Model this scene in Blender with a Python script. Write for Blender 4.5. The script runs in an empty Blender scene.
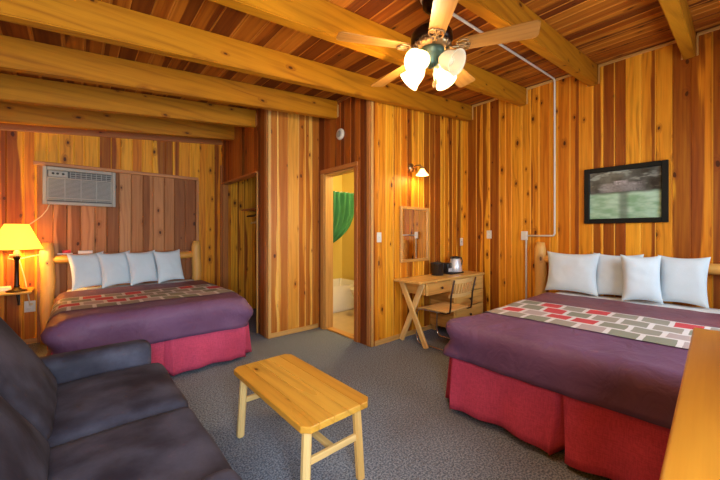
import bpy, bmesh, math, random
from mathutils import Vector, Matrix, noise
random.seed(7)
PI = math.pi
scene = bpy.context.scene
col = scene.collection

# ------------------------------------------------------------------ helpers
def srgb(r, g, b):
    def f(c):
        c /= 255.0
        return c / 12.92 if c <= .04045 else ((c + .055) / 1.055) ** 2.4
    return (f(r), f(g), f(b), 1.0)

class MB:
    """collects shapes; build() links them as one mesh object"""
    def __init__(self):
        self.v = []; self.f = []; self.uv = []; self.cl = []; self.sm = []
    def face(self, idx, uvs=None, cols=None, smooth=False):
        self.f.append(list(idx))
        n = len(idx)
        self.uv.append(uvs if uvs else [(0, 0)] * n)
        self.cl.append(cols if cols else [(.5, .5, .5, 1)] * n)
        self.sm.append(smooth)
    def add_bm(self, bm, M=None, grain=2, rnd=None, smooth=False):
        o = len(self.v)
        rnd = rnd or (random.random(), random.random(), .5, random.uniform(.5, 1.7))
        bm.verts.ensure_lookup_table()
        bm.verts.index_update()
        oth = [a for a in range(3) if a != grain]
        for vt in bm.verts:
            self.v.append(tuple(M @ vt.co) if M else tuple(vt.co))
        for fc in bm.faces:
            uvs = [(vt.co[oth[0]] + vt.co[oth[1]], vt.co[grain]) for vt in fc.verts]
            self.face([vt.index + o for vt in fc.verts], uvs, [rnd] * len(fc.verts), smooth)
        bm.free()
    def box(self, c, s, bev=.004, M=None, grain=None, rnd=None, seg=1):
        bm = bmesh.new()
        bmesh.ops.create_cube(bm, size=1)
        for vt in bm.verts:
            vt.co = Vector((vt.co.x * s[0], vt.co.y * s[1], vt.co.z * s[2]))
        if bev:
            bmesh.ops.bevel(bm, geom=list(bm.edges), offset=min(bev, min(s) * .45), segments=seg, affect='EDGES', profile=.5)
        if grain is None:
            grain = max(range(3), key=lambda i: s[i])
        T = Matrix.Translation(Vector(c))
        self.add_bm(bm, T @ M if M else T, grain, rnd, seg > 1)
    def bar(self, p0, p1, w, h, up=(0, 0, 1), bev=.004, rnd=None):
        """rectangular bar from p0 to p1; w across, h along up"""
        p0 = Vector(p0); p1 = Vector(p1); d = p1 - p0; L = d.length; z = d.normalized()
        u = Vector(up); x = u.cross(z).normalized(); y = z.cross(x)
        M = Matrix((x, y, z)).transposed().to_4x4()
        self.box((p0 + p1) / 2, (w, h, L), bev, M, 2, rnd)
    def tube(self, pts, r, seg=10, smooth=True, caps=True, rnd=None):
        pts = [Vector(p) for p in pts]; n = len(pts)
        rr = r if isinstance(r, (list, tuple)) else [r] * n
        rnd = rnd or (random.random(), random.random(), .5, 1.2)
        o = len(self.v); L = 0; prev = None; Ls = []
        for i, p in enumerate(pts):
            d = (pts[min(i + 1, n - 1)] - pts[max(i - 1, 0)]).normalized()
            if prev is None:
                a = Vector((0, 0, 1)) if abs(d.z) < .9 else Vector((1, 0, 0))
                x = d.cross(a).normalized()
            else:
                x = (prev - d * prev.dot(d)).normalized()
            prev = x; y = d.cross(x)
            if i: L += (p - pts[i - 1]).length
            Ls.append(L)
            for k in range(seg):
                t = 2 * PI * k / seg
                self.v.append(tuple(p + (x * math.cos(t) + y * math.sin(t)) * rr[i]))
        for i in range(n - 1):
            for k in range(seg):
                k2 = (k + 1) % seg
                q = [o + i * seg + k, o + i * seg + k2, o + (i + 1) * seg + k2, o + (i + 1) * seg + k]
                c = 2 * PI * rr[i] / seg
                self.face(q, [(k * c, Ls[i]), ((k + 1) * c, Ls[i]), ((k + 1) * c, Ls[i + 1]), (k * c, Ls[i + 1])], [rnd] * 4, smooth)
        if caps:
            self.face([o + k for k in range(seg)][::-1], None, [rnd] * seg)
            self.face([o + (n - 1) * seg + k for k in range(seg)], None, [rnd] * seg)
    def lathe(self, prof, c=(0, 0, 0), seg=24, M=None, smooth=True):
        """profile of (r, z) pairs turned about z"""
        o = len(self.v); c = Vector(c); n = len(prof)
        for (r, z) in prof:
            for k in range(seg):
                t = 2 * PI * k / seg
                p = Vector((r * math.cos(t), r * math.sin(t), z))
                if M: p = M @ p
                self.v.append(tuple(c + p))
        for i in range(n - 1):
            for k in range(seg):
                k2 = (k + 1) % seg
                self.face([o + i * seg + k, o + i * seg + k2, o + (i + 1) * seg + k2, o + (i + 1) * seg + k], None, None, smooth)
        if prof[0][0] > 1e-4: self.face([o + k for k in range(seg)][::-1])
        if prof[-1][0] > 1e-4: self.face([o + (n - 1) * seg + k for k in range(seg)])
    def grid(self, fn, nu, nv, smooth=True, uvs=None, flip=False):
        o = len(self.v)
        for j in range(nv + 1):
            for i in range(nu + 1):
                self.v.append(tuple(fn(i / nu, j / nv)))
        for j in range(nv):
            for i in range(nu):
                q = [o + j * (nu + 1) + i, o + j * (nu + 1) + i + 1, o + (j + 1) * (nu + 1) + i + 1, o + (j + 1) * (nu + 1) + i]
                cs = [(i / nu, j / nv), ((i + 1) / nu, j / nv), ((i + 1) / nu, (j + 1) / nv), (i / nu, (j + 1) / nv)]
                if uvs: cs = [uvs(*x) for x in cs]
                if flip: q = q[::-1]; cs = cs[::-1]
                self.face(q, cs, None, smooth)
    def build(self, name, mat, parent=None, off=None):
        """off: world position of the thing's base when the shapes were written in world coordinates"""
        me = bpy.data.meshes.new(name)
        vs = self.v
        if off is not None:
            vs = [(a - off[0], b - off[1], c - off[2]) for a, b, c in vs]
        me.from_pydata(vs, [], self.f)
        ul = me.uv_layers.new(name='UVMap')
        ul.data.foreach_set('uv', [x for f in self.uv for p in f for x in p])
        ca = me.color_attributes.new('brd', 'FLOAT_COLOR', 'CORNER')
        ca.data.foreach_set('color', [x for f in self.cl for p in f for x in p])
        me.polygons.foreach_set('use_smooth', self.sm)
        me.materials.append(mat)
        me.update()
        o = bpy.data.objects.new(name, me); col.objects.link(o)
        if parent is not None: o.parent = parent
        return o

def tag(o, label=None, cat=None, group=None, kind=None):
    if label: o['label'] = label
    if cat: o['category'] = cat
    if group: o['group'] = group
    if kind: o['kind'] = kind
    return o

def thing(name, loc, label, cat, group=None):
    o = bpy.data.objects.new(name, None); col.objects.link(o)
    o.empty_display_size = .1
    o.location = loc
    return tag(o, label, cat, group)

def kids(o):
    return [c for c in bpy.data.objects if c.parent == o]

def dup(o, parent=None):
    c = o.copy(); col.objects.link(c)
    if parent is not None: c.parent = parent
    for k in kids(o): dup(k, c)
    return c

def rz(a): return Matrix.Rotation(a, 4, 'Z')
def rx(a): return Matrix.Rotation(a, 4, 'X')
def ry(a): return Matrix.Rotation(a, 4, 'Y')
def sstep(a, b, x):
    t = max(0, min(1, (x - a) / (b - a))); return t * t * (3 - 2 * t)

# ------------------------------------------------------------------ materials
class NT:
    def __init__(self, name):
        self.m = bpy.data.materials.new(name); self.m.use_nodes = True
        self.t = self.m.node_tree; self.n = self.t.nodes; self.l = self.t.links
        self.b = self.n['Principled BSDF']
    def put(self, sock, val):
        if isinstance(val, bpy.types.NodeSocket): self.l.new(val, sock)
        elif val is not None: sock.default_value = val
    def math(self, op, a, b=None, clamp=False):
        n = self.n.new('ShaderNodeMath'); n.operation = op; n.use_clamp = clamp
        self.put(n.inputs[0], a); self.put(n.inputs[1], b)
        return n.outputs[0]
    def vmath(self, op, a, b):
        n = self.n.new('ShaderNodeVectorMath'); n.operation = op
        self.put(n.inputs[0], a); self.put(n.inputs[1], b)
        return n.outputs[0]
    def mix(self, f, a, b, blend='MIX'):
        n = self.n.new('ShaderNodeMix'); n.data_type = 'RGBA'; n.blend_type = blend
        self.put(n.inputs[0], f); self.put(n.inputs[6], a); self.put(n.inputs[7], b)
        return n.outputs[2]
    def mr(self, v, a, b, c=0, d=1, smooth=True):
        n = self.n.new('ShaderNodeMapRange')
        if smooth: n.interpolation_type = 'SMOOTHSTEP'
        self.put(n.inputs[0], v); self.put(n.inputs[1], a); self.put(n.inputs[2], b)
        self.put(n.inputs[3], c); self.put(n.inputs[4], d)
        return n.outputs[0]
    def noise(self, vec, scale=1, detail=3, rough=.5, dist=0):
        n = self.n.new('ShaderNodeTexNoise')
        if vec is not None: self.l.new(vec, n.inputs['Vector'])
        n.inputs['Scale'].default_value = scale; n.inputs['Detail'].default_value = detail
        n.inputs['Roughness'].default_value = rough; n.inputs['Distortion'].default_value = dist
        return n.outputs[0]
    def coord(self, which='Object'):
        return self.n.new('ShaderNodeTexCoord').outputs[which]
    def bump(self, h, s=.2, d=.01):
        n = self.n.new('ShaderNodeBump'); n.inputs['Strength'].default_value = s; n.inputs['Distance'].default_value = d
        self.l.new(h, n.inputs['Height']); self.l.new(n.outputs[0], self.b.inputs['Normal'])
    def base(self, c=None, rough=.5, metal=0, spec=.5):
        self.put(self.b.inputs['Base Color'], c); self.put(self.b.inputs['Roughness'], rough)
        self.b.inputs['Metallic'].default_value = metal
        self.b.inputs['Specular IOR Level'].default_value = spec
        return self

def plain(name, c, rough=.5, metal=0, spec=.5, var=.08, sc=8):
    """painted / moulded surface with a slight mottling"""
    N = NT(name); n = N.noise(N.coord(), sc, 4)
    c2 = (c[0] * (1 - var), c[1] * (1 - var), c[2] * (1 - var), 1)
    N.base(N.mix(n, c, c2), rough, metal, spec)
    return N.m

def wood(name, pale, mid, heart, knotp=.45, rough=.42, spec=.4, lines=.3, ring=55, knotc=None, edge=.55, ks=1.):
    N = NT(name)
    uvn = N.n.new('ShaderNodeUVMap'); uvn.uv_map = 'UVMap'
    at = N.n.new('ShaderNodeAttribute'); at.attribute_name = 'brd'
    sp = N.n.new('ShaderNodeSeparateColor'); N.l.new(at.outputs['Color'], sp.inputs[0])
    r, g, b = sp.outputs[0], sp.outputs[1], sp.outputs[2]; thr = at.outputs['Alpha']
    cb = N.n.new('ShaderNodeCombineXYZ'); N.l.new(N.math('MULTIPLY', r, 17.3), cb.inputs[0]); N.l.new(N.math('MULTIPLY', g, 31.7), cb.inputs[1])
    vec = N.vmath('ADD', uvn.outputs[0], cb.outputs[0])
    low = N.noise(N.vmath('MULTIPLY', vec, (5, .7, 1)), 1, 2)
    # knots
    vo = N.n.new('ShaderNodeTexVoronoi'); vo.voronoi_dimensions = '2D'
    wob = N.noise(N.vmath('MULTIPLY', vec, (22, 14, 1)), 1, 2)
    kv = N.vmath('ADD', N.vmath('MULTIPLY', vec, (5.2, 2.6, 1)), N.vmath('MULTIPLY', wob, (.07, .07, 0)))
    N.l.new(kv, vo.inputs['Vector']); vo.inputs['Scale'].default_value = 1
    d = vo.outputs['Distance']
    sc = N.n.new('ShaderNodeSeparateColor'); N.l.new(vo.outputs['Color'], sc.inputs[0])
    pres = N.math('LESS_THAN', sc.outputs[0], knotp)
    size = N.math('MULTIPLY', N.math('ADD', N.math('MULTIPLY', sc.outputs[1], .055), .03), ks)
    core = N.math('MULTIPLY', N.mr(N.math('DIVIDE', d, size), .75, 1.15, 1, 0), pres)
    halo = N.math('MULTIPLY', N.mr(N.math('DIVIDE', d, size), 1.0, 3.4, 1, 0), pres)
    # grain lines bending round the knots
    su = N.n.new('ShaderNodeSeparateXYZ'); N.l.new(vec, su.inputs[0])
    ph = N.math('ADD', N.math('MULTIPLY', su.outputs[0], ring * 2.2), N.math('ADD', N.math('MULTIPLY', low, ring * .55), N.math('MULTIPLY', halo, 9)))
    wv = N.math('ADD', N.math('MULTIPLY', N.math('SINE', ph), .5), .5)
    fine = N.noise(N.vmath('MULTIPLY', vec, (150, 4, 1)), 1, 3)
    # colours: sap/heart wood
    wide = N.noise(N.vmath('MULTIPLY', vec, (26, .9, 1)), 1, 3, .6)
    t = N.math('ADD', N.math('MULTIPLY', N.math('SUBTRACT', r, .15), 1.1), N.math('MULTIPLY', N.math('SUBTRACT', wide, .45), 1.5), True)
    base = N.mix(t, pale, mid)
    hm = N.math('ADD', b, N.math('ADD', N.math('MULTIPLY', N.math('SUBTRACT', low, .5), 1.5), N.math('MULTIPLY', N.math('SUBTRACT', wide, .5), .5)))
    hm = N.mr(N.math('SUBTRACT', hm, thr), -.09, .09)
    base = N.mix(N.math('MULTIPLY', hm, N.mr(wide, .2, .7, .72, .98)), base, heart)
    base = N.mix(N.math('MULTIPLY', halo, .55), base, heart)
    dk = N.math('MULTIPLY', N.math('MULTIPLY', N.math('POWER', wv, 2.0), lines * .8), N.mr(wide, .35, .65, .2, 1.1))
    dk = N.math('ADD', dk, N.math('MULTIPLY', N.math('SUBTRACT', fine, .45), lines * 1.1), True)
    base = N.mix(dk, base, (heart[0] * .55, heart[1] * .5, heart[2] * .5, 1))
    kc = knotc or (heart[0] * .22, heart[1] * .2, heart[2] * .3, 1)
    base = N.mix(N.math('MULTIPLY', core, .92), base, kc)
    # sapwood edges at the board joints
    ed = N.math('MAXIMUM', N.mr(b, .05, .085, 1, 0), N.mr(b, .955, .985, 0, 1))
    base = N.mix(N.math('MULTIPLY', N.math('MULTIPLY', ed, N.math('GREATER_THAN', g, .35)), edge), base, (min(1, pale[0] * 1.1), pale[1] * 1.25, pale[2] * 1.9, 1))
    N.base(base, N.mr(low, .2, .8, rough - .06, rough + .1, False), 0, spec)
    N.bump(N.math('ADD', fine, N.math('MULTIPLY', wv, .4)), .08, .004)
    return N.m

def fabric(name, c, c2=None, rough=.9, sc=300, bump=.25, sheen=.0, weave=False, mot=3, folds=0):
    N = NT(name); co = N.coord()
    n1 = N.noise(co, mot, 4); n2 = N.noise(co, sc, 2)
    c2 = c2 or (c[0] * .8, c[1] * .8, c[2] * .8, 1)
    base = N.mix(N.mr(n1, .3, .7), c, c2)
    base = N.mix(N.math('MULTIPLY', n2, .25), base, (c[0] * .5, c[1] * .5, c[2] * .5, 1))
    if weave:
        w1 = N.noise(N.vmath('MULTIPLY', co, (30, 30, 260)), 1, 2); w2 = N.noise(N.vmath('MULTIPLY', co, (200, 200, 12)), 1, 2)
        base = N.mix(N.mr(N.math('ADD', w1, w2), .8, 1.25, 0, .45), base, (c[0] * .45, c[1] * .4, c[2] * .45, 1))
        N.bump(N.math('ADD', w1, w2), bump, .003)
    else:
        if folds:
            w = N.noise(N.vmath('MULTIPLY', co, (7, 5, 4)), 1, 4, .55, 1.2)
            n2 = N.math('ADD', N.math('MULTIPLY', n2, .02), N.math('MULTIPLY', w, 1.0))
            N.bump(n2, folds, .035)
        else: N.bump(n2, bump, .002)
    N.base(base, rough, 0, .2)
    N.b.inputs['Sheen Weight'].default_value = sheen
    return N.m

def emit(name, c, s, base=None, trans=.0):
    N = NT(name); N.base(base or c, .4)
    N.b.inputs['Emission Color'].default_value = c; N.b.inputs['Emission Strength'].default_value = s
    return N.m

PALE = (.82, .365, .020, 1); MID = (.58, .165, .005, 1); HEART = (.24, .050, .002, 1)
M = {}
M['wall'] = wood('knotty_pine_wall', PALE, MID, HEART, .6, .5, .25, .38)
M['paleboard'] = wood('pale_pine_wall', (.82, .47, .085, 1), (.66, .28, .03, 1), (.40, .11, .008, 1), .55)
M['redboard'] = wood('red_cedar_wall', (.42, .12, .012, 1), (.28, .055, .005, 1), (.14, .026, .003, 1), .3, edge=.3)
M['infill'] = wood('weathered_board', (.52, .25, .105, 1), (.40, .165, .06, 1), (.24, .085, .03, 1), .7, .6, .2, .35, edge=0)
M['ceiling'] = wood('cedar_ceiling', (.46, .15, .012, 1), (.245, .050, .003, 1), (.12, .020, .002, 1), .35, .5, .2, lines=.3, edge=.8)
M['beam'] = wood('golden_beam', (.45, .175, .006, 1), (.34, .108, .003, 1), (.20, .042, .002, 1), .6, .5, .2, lines=.42, ring=40, edge=0, ks=.8)
M['trim'] = wood('reddish_trim', (.50, .20, .05, 1), (.38, .12, .026, 1), (.22, .05, .01, 1), .15)
M['paletrim'] = wood('pale_trim', (.62, .36, .11, 1), (.52, .26, .06, 1), (.36, .14, .025, 1), .1)
M['table'] = wood('honey_pine_table', (.66, .36, .05, 1), (.56, .26, .028, 1), (.36, .13, .012, 1), .3, .3, .5, .3, 40, edge=0)
M['leg'] = wood('pale_pine_leg', (.78, .54, .22, 1), (.70, .42, .12, 1), (.5, .24, .05, 1), .2, .4, .4, .25, edge=0)
M['desk'] = wood('pine_desk', (.74, .44, .12, 1), (.62, .30, .06, 1), (.4, .16, .03, 1), .25, .3, .5, .25, 40, edge=0)
M['dresser'] = wood('honey_dresser_top', (.60, .29, .03, 1), (.50, .215, .018, 1), (.34, .09, .008, 1), .25, .35, .4, .25, 28, edge=0, ks=.35)
M['log'] = wood('peeled_log', (.76, .44, .12, 1), (.66, .30, .05, 1), (.42, .16, .03, 1), .5, .45, .4, .2, 22, edge=0)
M['blade'] = wood('oak_fan_blade', (.44, .21, .05, 1), (.34, .15, .03, 1), (.22, .085, .014, 1), 0, .35, .5, .35, 60, edge=0)
M['chairwood'] = wood('chair_plywood', (.72, .44, .16, 1), (.60, .32, .09, 1), (.42, .19, .05, 1), 0, .35, .5, .2, 45, edge=0)
M['spread'] = fabric('plum_bedspread', (.175, .085, .165, 1), (.135, .060, .120, 1), .5, 240, .12, .0, False, 2.5, .45)
M['hemspread'] = fabric('rust_plum_border', (.215, .078, .095, 1), (.165, .060, .090, 1), .55, 240, .12, .0, False, 3, .45)
M['skirt'] = fabric('crimson_skirt', (.66, .085, .165, 1), (.56, .065, .13, 1), .85, 200, .4, .0, True, 3)
M['sheet'] = fabric('white_sheet', (.80, .81, .80, 1), (.72, .74, .75, 1), .8, 200, .1)
M['pillow'] = fabric('white_pillowcase', (.68, .79, .85, 1), (.60, .71, .77, 1), .8, 180, .1)
M['sofa'] = fabric('brown_grey_suede', (.022, .020, .032, 1), (.078, .079, .116, 1), .65, 90, .15, .0, False, 4, .12)
M['curtain'] = fabric('green_curtain', (.04, .18, .06, 1), (.025, .12, .04, 1), .75, 120, .15)
M['carpet'] = None
M['acbody'] = plain('cream_ac_plastic', (.36, .34, .285, 1), .5)
M['acgrille'] = plain('grey_ac_grille', (.33, .335, .30, 1), .5)
M['acdark'] = plain('dark_vent', (.045, .045, .045, 1), .6)
M['acinner'] = plain('ac_recess', (.085, .085, .08, 1), .6)
M['white'] = plain('white_plastic', (.72, .70, .62, 1), .4)
M['ivory'] = plain('ivory_cable', (.75, .62, .36, 1), .4)
M['black'] = plain('black_plastic', (.012, .012, .014, 1), .3)
M['bronze'] = plain('dark_bronze', (.030, .017, .013, 1), .32, .8, .5, .3)
M['brass'] = plain('antique_brass', (.42, .30, .16, 1), .35, .9, .5, .4, 40)
M['verdigris'] = plain('green_bronze', (.10, .17, .12, 1), .45, .6, .5, .5, 30)
M['chrome'] = plain('chrome', (.75, .75, .77, 1), .12, 1)
M['steel'] = plain('brushed_steel', (.66, .70, .76, 1), .3, .35)
M['darkmetal'] = plain('dark_brown_metal', (.05, .028, .02, 1), .4, .5)
M['mirror'] = plain('silvered_glass', (.86, .86, .86, 1), .015, 1, .5, .0)
M['yellowwall'] = plain('yellow_plaster', (.80, .60, .14, 1), .7, 0, .2, .06, 3)
M['tub'] = plain('enamel', (.84, .80, .68, 1), .35)
M['vinyl'] = plain('tan_vinyl', (.62, .44, .20, 1), .35, 0, .5, .25, 9)
M['red'] = plain('red_card', (.75, .03, .03, 1), .5)
M['paper'] = plain('white_paper', (.80, .78, .74, 1), .7)
M['frame'] = plain('black_frame', (.005, .007, .006, 1), .5, 0, .2)
M['plaster'] = plain('white_plaster', (.7, .66, .55, 1), .8)

def carpet():
    N = NT('blue_grey_carpet'); co = N.coord()
    n1 = N.noise(co, 95, 3, .7); n2 = N.noise(co, 42, 3, .7); n3 = N.noise(co, 1.1, 3)
    base = N.mix(N.mr(n1, .36, .64), (.075, .098, .14, 1), (.30, .335, .39, 1))
    base = N.mix(N.mr(n2, .5, .75, 0, .5), base, (.115, .075, .05, 1))
    base = N.mix(N.mr(n3, .45, .75, 0, .3), base, (.10, .065, .045, 1))
    N.base(base, .95, 0, .1); N.bump(N.math('ADD', n1, n2), .7, .006)
    return N.m
M['carpet'] = carpet()

def band_mat():
    """woven patchwork band: staggered grey, olive and red blocks between pale lines"""
    N = NT('patchwork_band')
    uvn = N.n.new('ShaderNodeUVMap'); uvn.uv_map = 'UVMap'
    wob = N.noise(N.vmath('MULTIPLY', uvn.outputs[0], (9, 9, 1)), 1, 1)
    vec = N.vmath('ADD', uvn.outputs[0], N.vmath('MULTIPLY', wob, (.012, .02, 0)))
    br = N.n.new('ShaderNodeTexBrick'); N.l.new(vec, br.inputs['Vector'])
    br.offset = .5; br.inputs['Scale'].default_value = 1
    br.inputs['Color1'].default_value = (0, 0, 0, 1); br.inputs['Color2'].default_value = (1, 1, 1, 1)
    br.inputs['Mortar Size'].default_value = .015; br.inputs['Mortar Smooth'].default_value = .1
    br.inputs['Brick Width'].default_value = .175; br.inputs['Row Height'].default_value = .187
    cr = N.n.new('ShaderNodeValToRGB'); cr.color_ramp.interpolation = 'CONSTANT'
    e = cr.color_ramp.elements
    e[0].position = 0; e[0].color = (.33, .29, .23, 1)
    e[1].position = .26; e[1].color = (.58, .05, .06, 1)
    for p, c in ((.40, (.24, .25, .18, 1)), (.60, (.44, .35, .33, 1)), (.80, (.28, .27, .21, 1))):
        x = e.new(p); x.color = c
    N.l.new(br.outputs['Color'], cr.inputs[0])
    base = N.mix(br.outputs['Fac'], cr.outputs[0], (.72, .68, .66, 1))
    fine = N.noise(N.vmath('MULTIPLY', uvn.outputs[0], (60, 300, 1)), 1, 2)
    base = N.mix(N.math('MULTIPLY', fine, .3), base, (.2, .15, .15, 1))
    N.base(base, .8, 0, .2); N.bump(fine, .2, .002)
    return N.m
M['band'] = band_mat()

def art_mat():
    """framed photo: a pale crowd in front of dark trees on a green lawn"""
    N = NT('lawn_photo_print')
    uvn = N.n.new('ShaderNodeUVMap'); uvn.uv_map = 'UVMap'; uv = uvn.outputs[0]
    s = N.n.new('ShaderNodeSeparateXYZ'); N.l.new(uv, s.inputs[0]); x, y = s.outputs[0], s.outputs[1]
    n1 = N.noise(N.vmath('MULTIPLY', uv, (6, 5, 1)), 1, 5)
    n2 = N.noise(N.vmath('MULTIPLY', uv, (4, 9, 1)), 1, 3)
    trees = N.mix(N.mr(n1, .3, .75), (.012, .015, .014, 1), (.10, .11, .10, 1))
    trees = N.mix(N.mr(N.math('ADD', n2, N.math('MULTIPLY', y, .3)), .78, .9), trees, (.20, .24, .22, 1))
    lawn = N.mix(N.mr(n2, .3, .7), (.20, .38, .22, 1), (.42, .62, .47, 1))
    lawn = N.mix(N.math('MULTIPLY', N.mr(N.math('ABSOLUTE', N.math('SUBTRACT', x, .50)), .02, .10, 1, 0), .7), lawn, (.10, .13, .10, 1))
    base = N.mix(N.mr(N.math('ADD', y, N.math('MULTIPLY', n1, .06)), .52, .60), lawn, trees)
    vo = N.n.new('ShaderNodeTexVoronoi'); vo.voronoi_dimensions = '2D'
    N.l.new(N.vmath('MULTIPLY', uv, (24, 15, 1)), vo.inputs['Vector'])
    inx = N.mr(N.math('ABSOLUTE', N.math('SUBTRACT', x, .46)), .2, .36, 1, 0)
    iny = N.mr(N.math('ABSOLUTE', N.math('SUBTRACT', y, .65)), .07, .11, 1, 0)
    hi = N.math('MULTIPLY', N.mr(N.math('ABSOLUTE', N.math('SUBTRACT', x, .46)), .07, .12, 1, 0), N.mr(N.math('ABSOLUTE', N.math('SUBTRACT', y, .74)), .03, .06, 1, 0))
    ppl = N.math('MULTIPLY', N.mr(vo.outputs['Distance'], .26, .40, 1, 0), N.math('MAXIMUM', N.math('MULTIPLY', inx, N.math('MULTIPLY', iny, .6)), hi))
    base = N.mix(ppl, base, (.80, .76, .80, 1))
    N.base(base, .30, 0, .3)
    return N.m
M['art'] = art_mat()

def shade_mat(name, c, s, tr=.5):
    """lampshade: translucent cloth or glass with its glow put in as emission"""
    N = NT(name); N.base(c, .6, 0, .3)
    N.b.inputs['Emission Color'].default_value = c; N.b.inputs['Emission Strength'].default_value = s
    tl = N.n.new('ShaderNodeBsdfTranslucent'); tl.inputs[0].default_value = c
    mx = N.n.new('ShaderNodeMixShader'); mx.inputs[0].default_value = tr
    N.l.new(N.b.outputs[0], mx.inputs[1]); N.l.new(tl.outputs[0], mx.inputs[2])
    N.l.new(mx.outputs[0], N.n['Material Output'].inputs[0])
    return N.m
M['lampshade'] = shade_mat('cream_lampshade', (1.0, .74, .13, 1), 1.3)
M['bellglass'] = shade_mat('lit_frosted_glass', (1.0, .84, .56, 1), 2.6)
M['dimglass'] = shade_mat('frosted_glass', (.85, .78, .60, 1), .25)  # weak emission makes this glass glow although its bulb is off
M['sconceglass'] = shade_mat('sconce_glass', (1.0, .72, .35, 1), 3.0)

def pane_mat():
    N = NT('window_pane')
    tr = N.n.new('ShaderNodeBsdfTransparent'); gl = N.n.new('ShaderNodeBsdfGlossy'); gl.inputs['Roughness'].default_value = .02
    mx = N.n.new('ShaderNodeMixShader'); mx.inputs[0].default_value = .06
    N.l.new(tr.outputs[0], mx.inputs[1]); N.l.new(gl.outputs[0], mx.inputs[2])
    N.l.new(mx.outputs[0], N.n['Material Output'].inputs[0])
    return N.m
M['pane'] = pane_mat()

# ------------------------------------------------------------------ the room
XL, XR = -.80, 4.48           # left and right wall
YF, YD, YP, YB = -.60, 2.73, 3.79, 5.47   # front, desk, partition and back wall
XD, XC = 2.55, 1.80           # doorway wall, closet wall
SL = .1083                    # slope of the roof
def zc(x): return 3.215 + SL * (x - XR)      # underside of the ceiling boards
def zb(x): return 2.993 + SL * (x - XR)      # underside of the beams

def boards(name, org, ud, n, length, mat, top=None, v=(0, 0, 1), holes=(), wr=(.075, .14), heart=.45, cuts=(), thick=.09, seed=1, groove=.005, cham=.006, z0=0., kind='structure'):
    """tongue-and-groove boards: each a prism with chamfered joints; holes = (u0, u1, v0, v1)"""
    rnd = random.Random(seed)
    org = Vector(org); ud = Vector(ud).normalized(); n = Vector(n).normalized(); vd = Vector(v).normalized()
    stops = sorted(set([0, length] + [c for h in holes for c in h[:2] if 0 < c < length] + list(cuts)))
    edges = [0.]
    for a, b in zip(stops, stops[1:]):
        x = a
        while True:
            w = rnd.uniform(*wr)
            if x + w > b - wr[0] * .6:
                if b - x > wr[1] * 1.15: edges.append((x + b) / 2)
                edges.append(b); break
            x += w; edges.append(x)
    mb = MB()
    for u0, u1 in zip(edges, edges[1:]):
        um = (u0 + u1) / 2
        iv = [(z0, None)]
        for h in holes:
            if h[0] - 1e-4 < um < h[1] + 1e-4:
                new = []
                if h[2] > z0 + 1e-3: new.append((z0, h[2]))
                new.append((h[3], None)); iv = new
        k = rnd.random()
        thr = rnd.uniform(-.6, .0) if k < heart * .34 else (rnd.uniform(.2, .85) if k < heart else rnd.uniform(1.25, 1.9))
        r, g = rnd.random(), rnd.random(); flip = rnd.random() < .5
        for a, b in iv:
            sec = [(u0, -groove), (u0 + cham, 0), (u1 - cham, 0), (u1, -groove), (u1, -thick), (u0, -thick)]
            lb = [0, 0, 1, 1, 1, 0]
            o = len(mb.v)
            for lvl in (0, 1):
                for (u, dn) in sec:
                    zz = a if lvl == 0 else (b if b is not None else top(u))
                    mb.v.append(tuple(org + ud * u + n * dn + vd * zz))
            def zof(i, lvl): return a if lvl == 0 else (b if b is not None else top(sec[i][0]))
            for i in range(6):
                j = (i + 1) % 6
                uv = [(sec[i][0], zof(i, 0)), (sec[j][0], zof(j, 0)), (sec[j][0], zof(j, 1)), (sec[i][0], zof(i, 1))]
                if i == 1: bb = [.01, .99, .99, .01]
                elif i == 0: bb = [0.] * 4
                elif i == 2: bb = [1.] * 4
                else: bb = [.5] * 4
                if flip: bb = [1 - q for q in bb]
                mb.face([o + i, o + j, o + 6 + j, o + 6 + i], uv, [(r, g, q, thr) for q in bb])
            mb.face([o + q for q in range(6)][::-1], [(s[0], s[1]) for s in sec][::-1], [(r, g, .5, thr)] * 6)
            mb.face([o + 6 + q for q in range(6)], [(s[0], s[1]) for s in sec], [(r, g, .5, thr)] * 6)
    return tag(mb.build(name, mat), kind=kind)

def simple(name, c, s, mat, kind='structure', bev=0, grain=None):
    mb = MB(); mb.box(c, s, bev, None, grain); return tag(mb.build(name, mat), kind=kind)

# floors
simple('floor', ((XL + XR) / 2, (YF + YB) / 2, -.05), (XR - XL + .2, YB - YF + .2, .10), M['carpet'])
mb = MB()
for i in range(6):
    for j in range(5):
        mb.box((2.72 + .2 + i * .4 - .16, 2.95 + j * .4, .006), (.398, .398, .012), .002)
simple('floor_bathroom', (3.25, 3.6, .004), (1.36, 1.45, .014), M['vinyl'])

ht = lambda x: zc(x) + .04
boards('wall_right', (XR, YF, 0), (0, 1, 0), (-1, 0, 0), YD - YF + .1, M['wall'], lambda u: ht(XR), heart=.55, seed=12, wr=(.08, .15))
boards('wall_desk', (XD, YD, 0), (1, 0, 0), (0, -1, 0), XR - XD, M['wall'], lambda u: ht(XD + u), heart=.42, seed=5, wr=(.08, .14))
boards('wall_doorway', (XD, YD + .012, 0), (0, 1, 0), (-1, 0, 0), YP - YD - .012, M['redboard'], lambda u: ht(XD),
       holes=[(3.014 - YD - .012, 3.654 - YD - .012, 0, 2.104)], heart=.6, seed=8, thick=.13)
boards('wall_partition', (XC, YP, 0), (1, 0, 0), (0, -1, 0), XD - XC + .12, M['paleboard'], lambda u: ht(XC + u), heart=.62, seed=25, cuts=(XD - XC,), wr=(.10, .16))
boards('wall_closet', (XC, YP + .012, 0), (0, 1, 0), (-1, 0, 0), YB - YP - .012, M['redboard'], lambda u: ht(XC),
       holes=[(4.09 - YP - .012, 5.40 - YP - .012, 0, 2.108)], heart=.3, seed=14, thick=.07)
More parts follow.
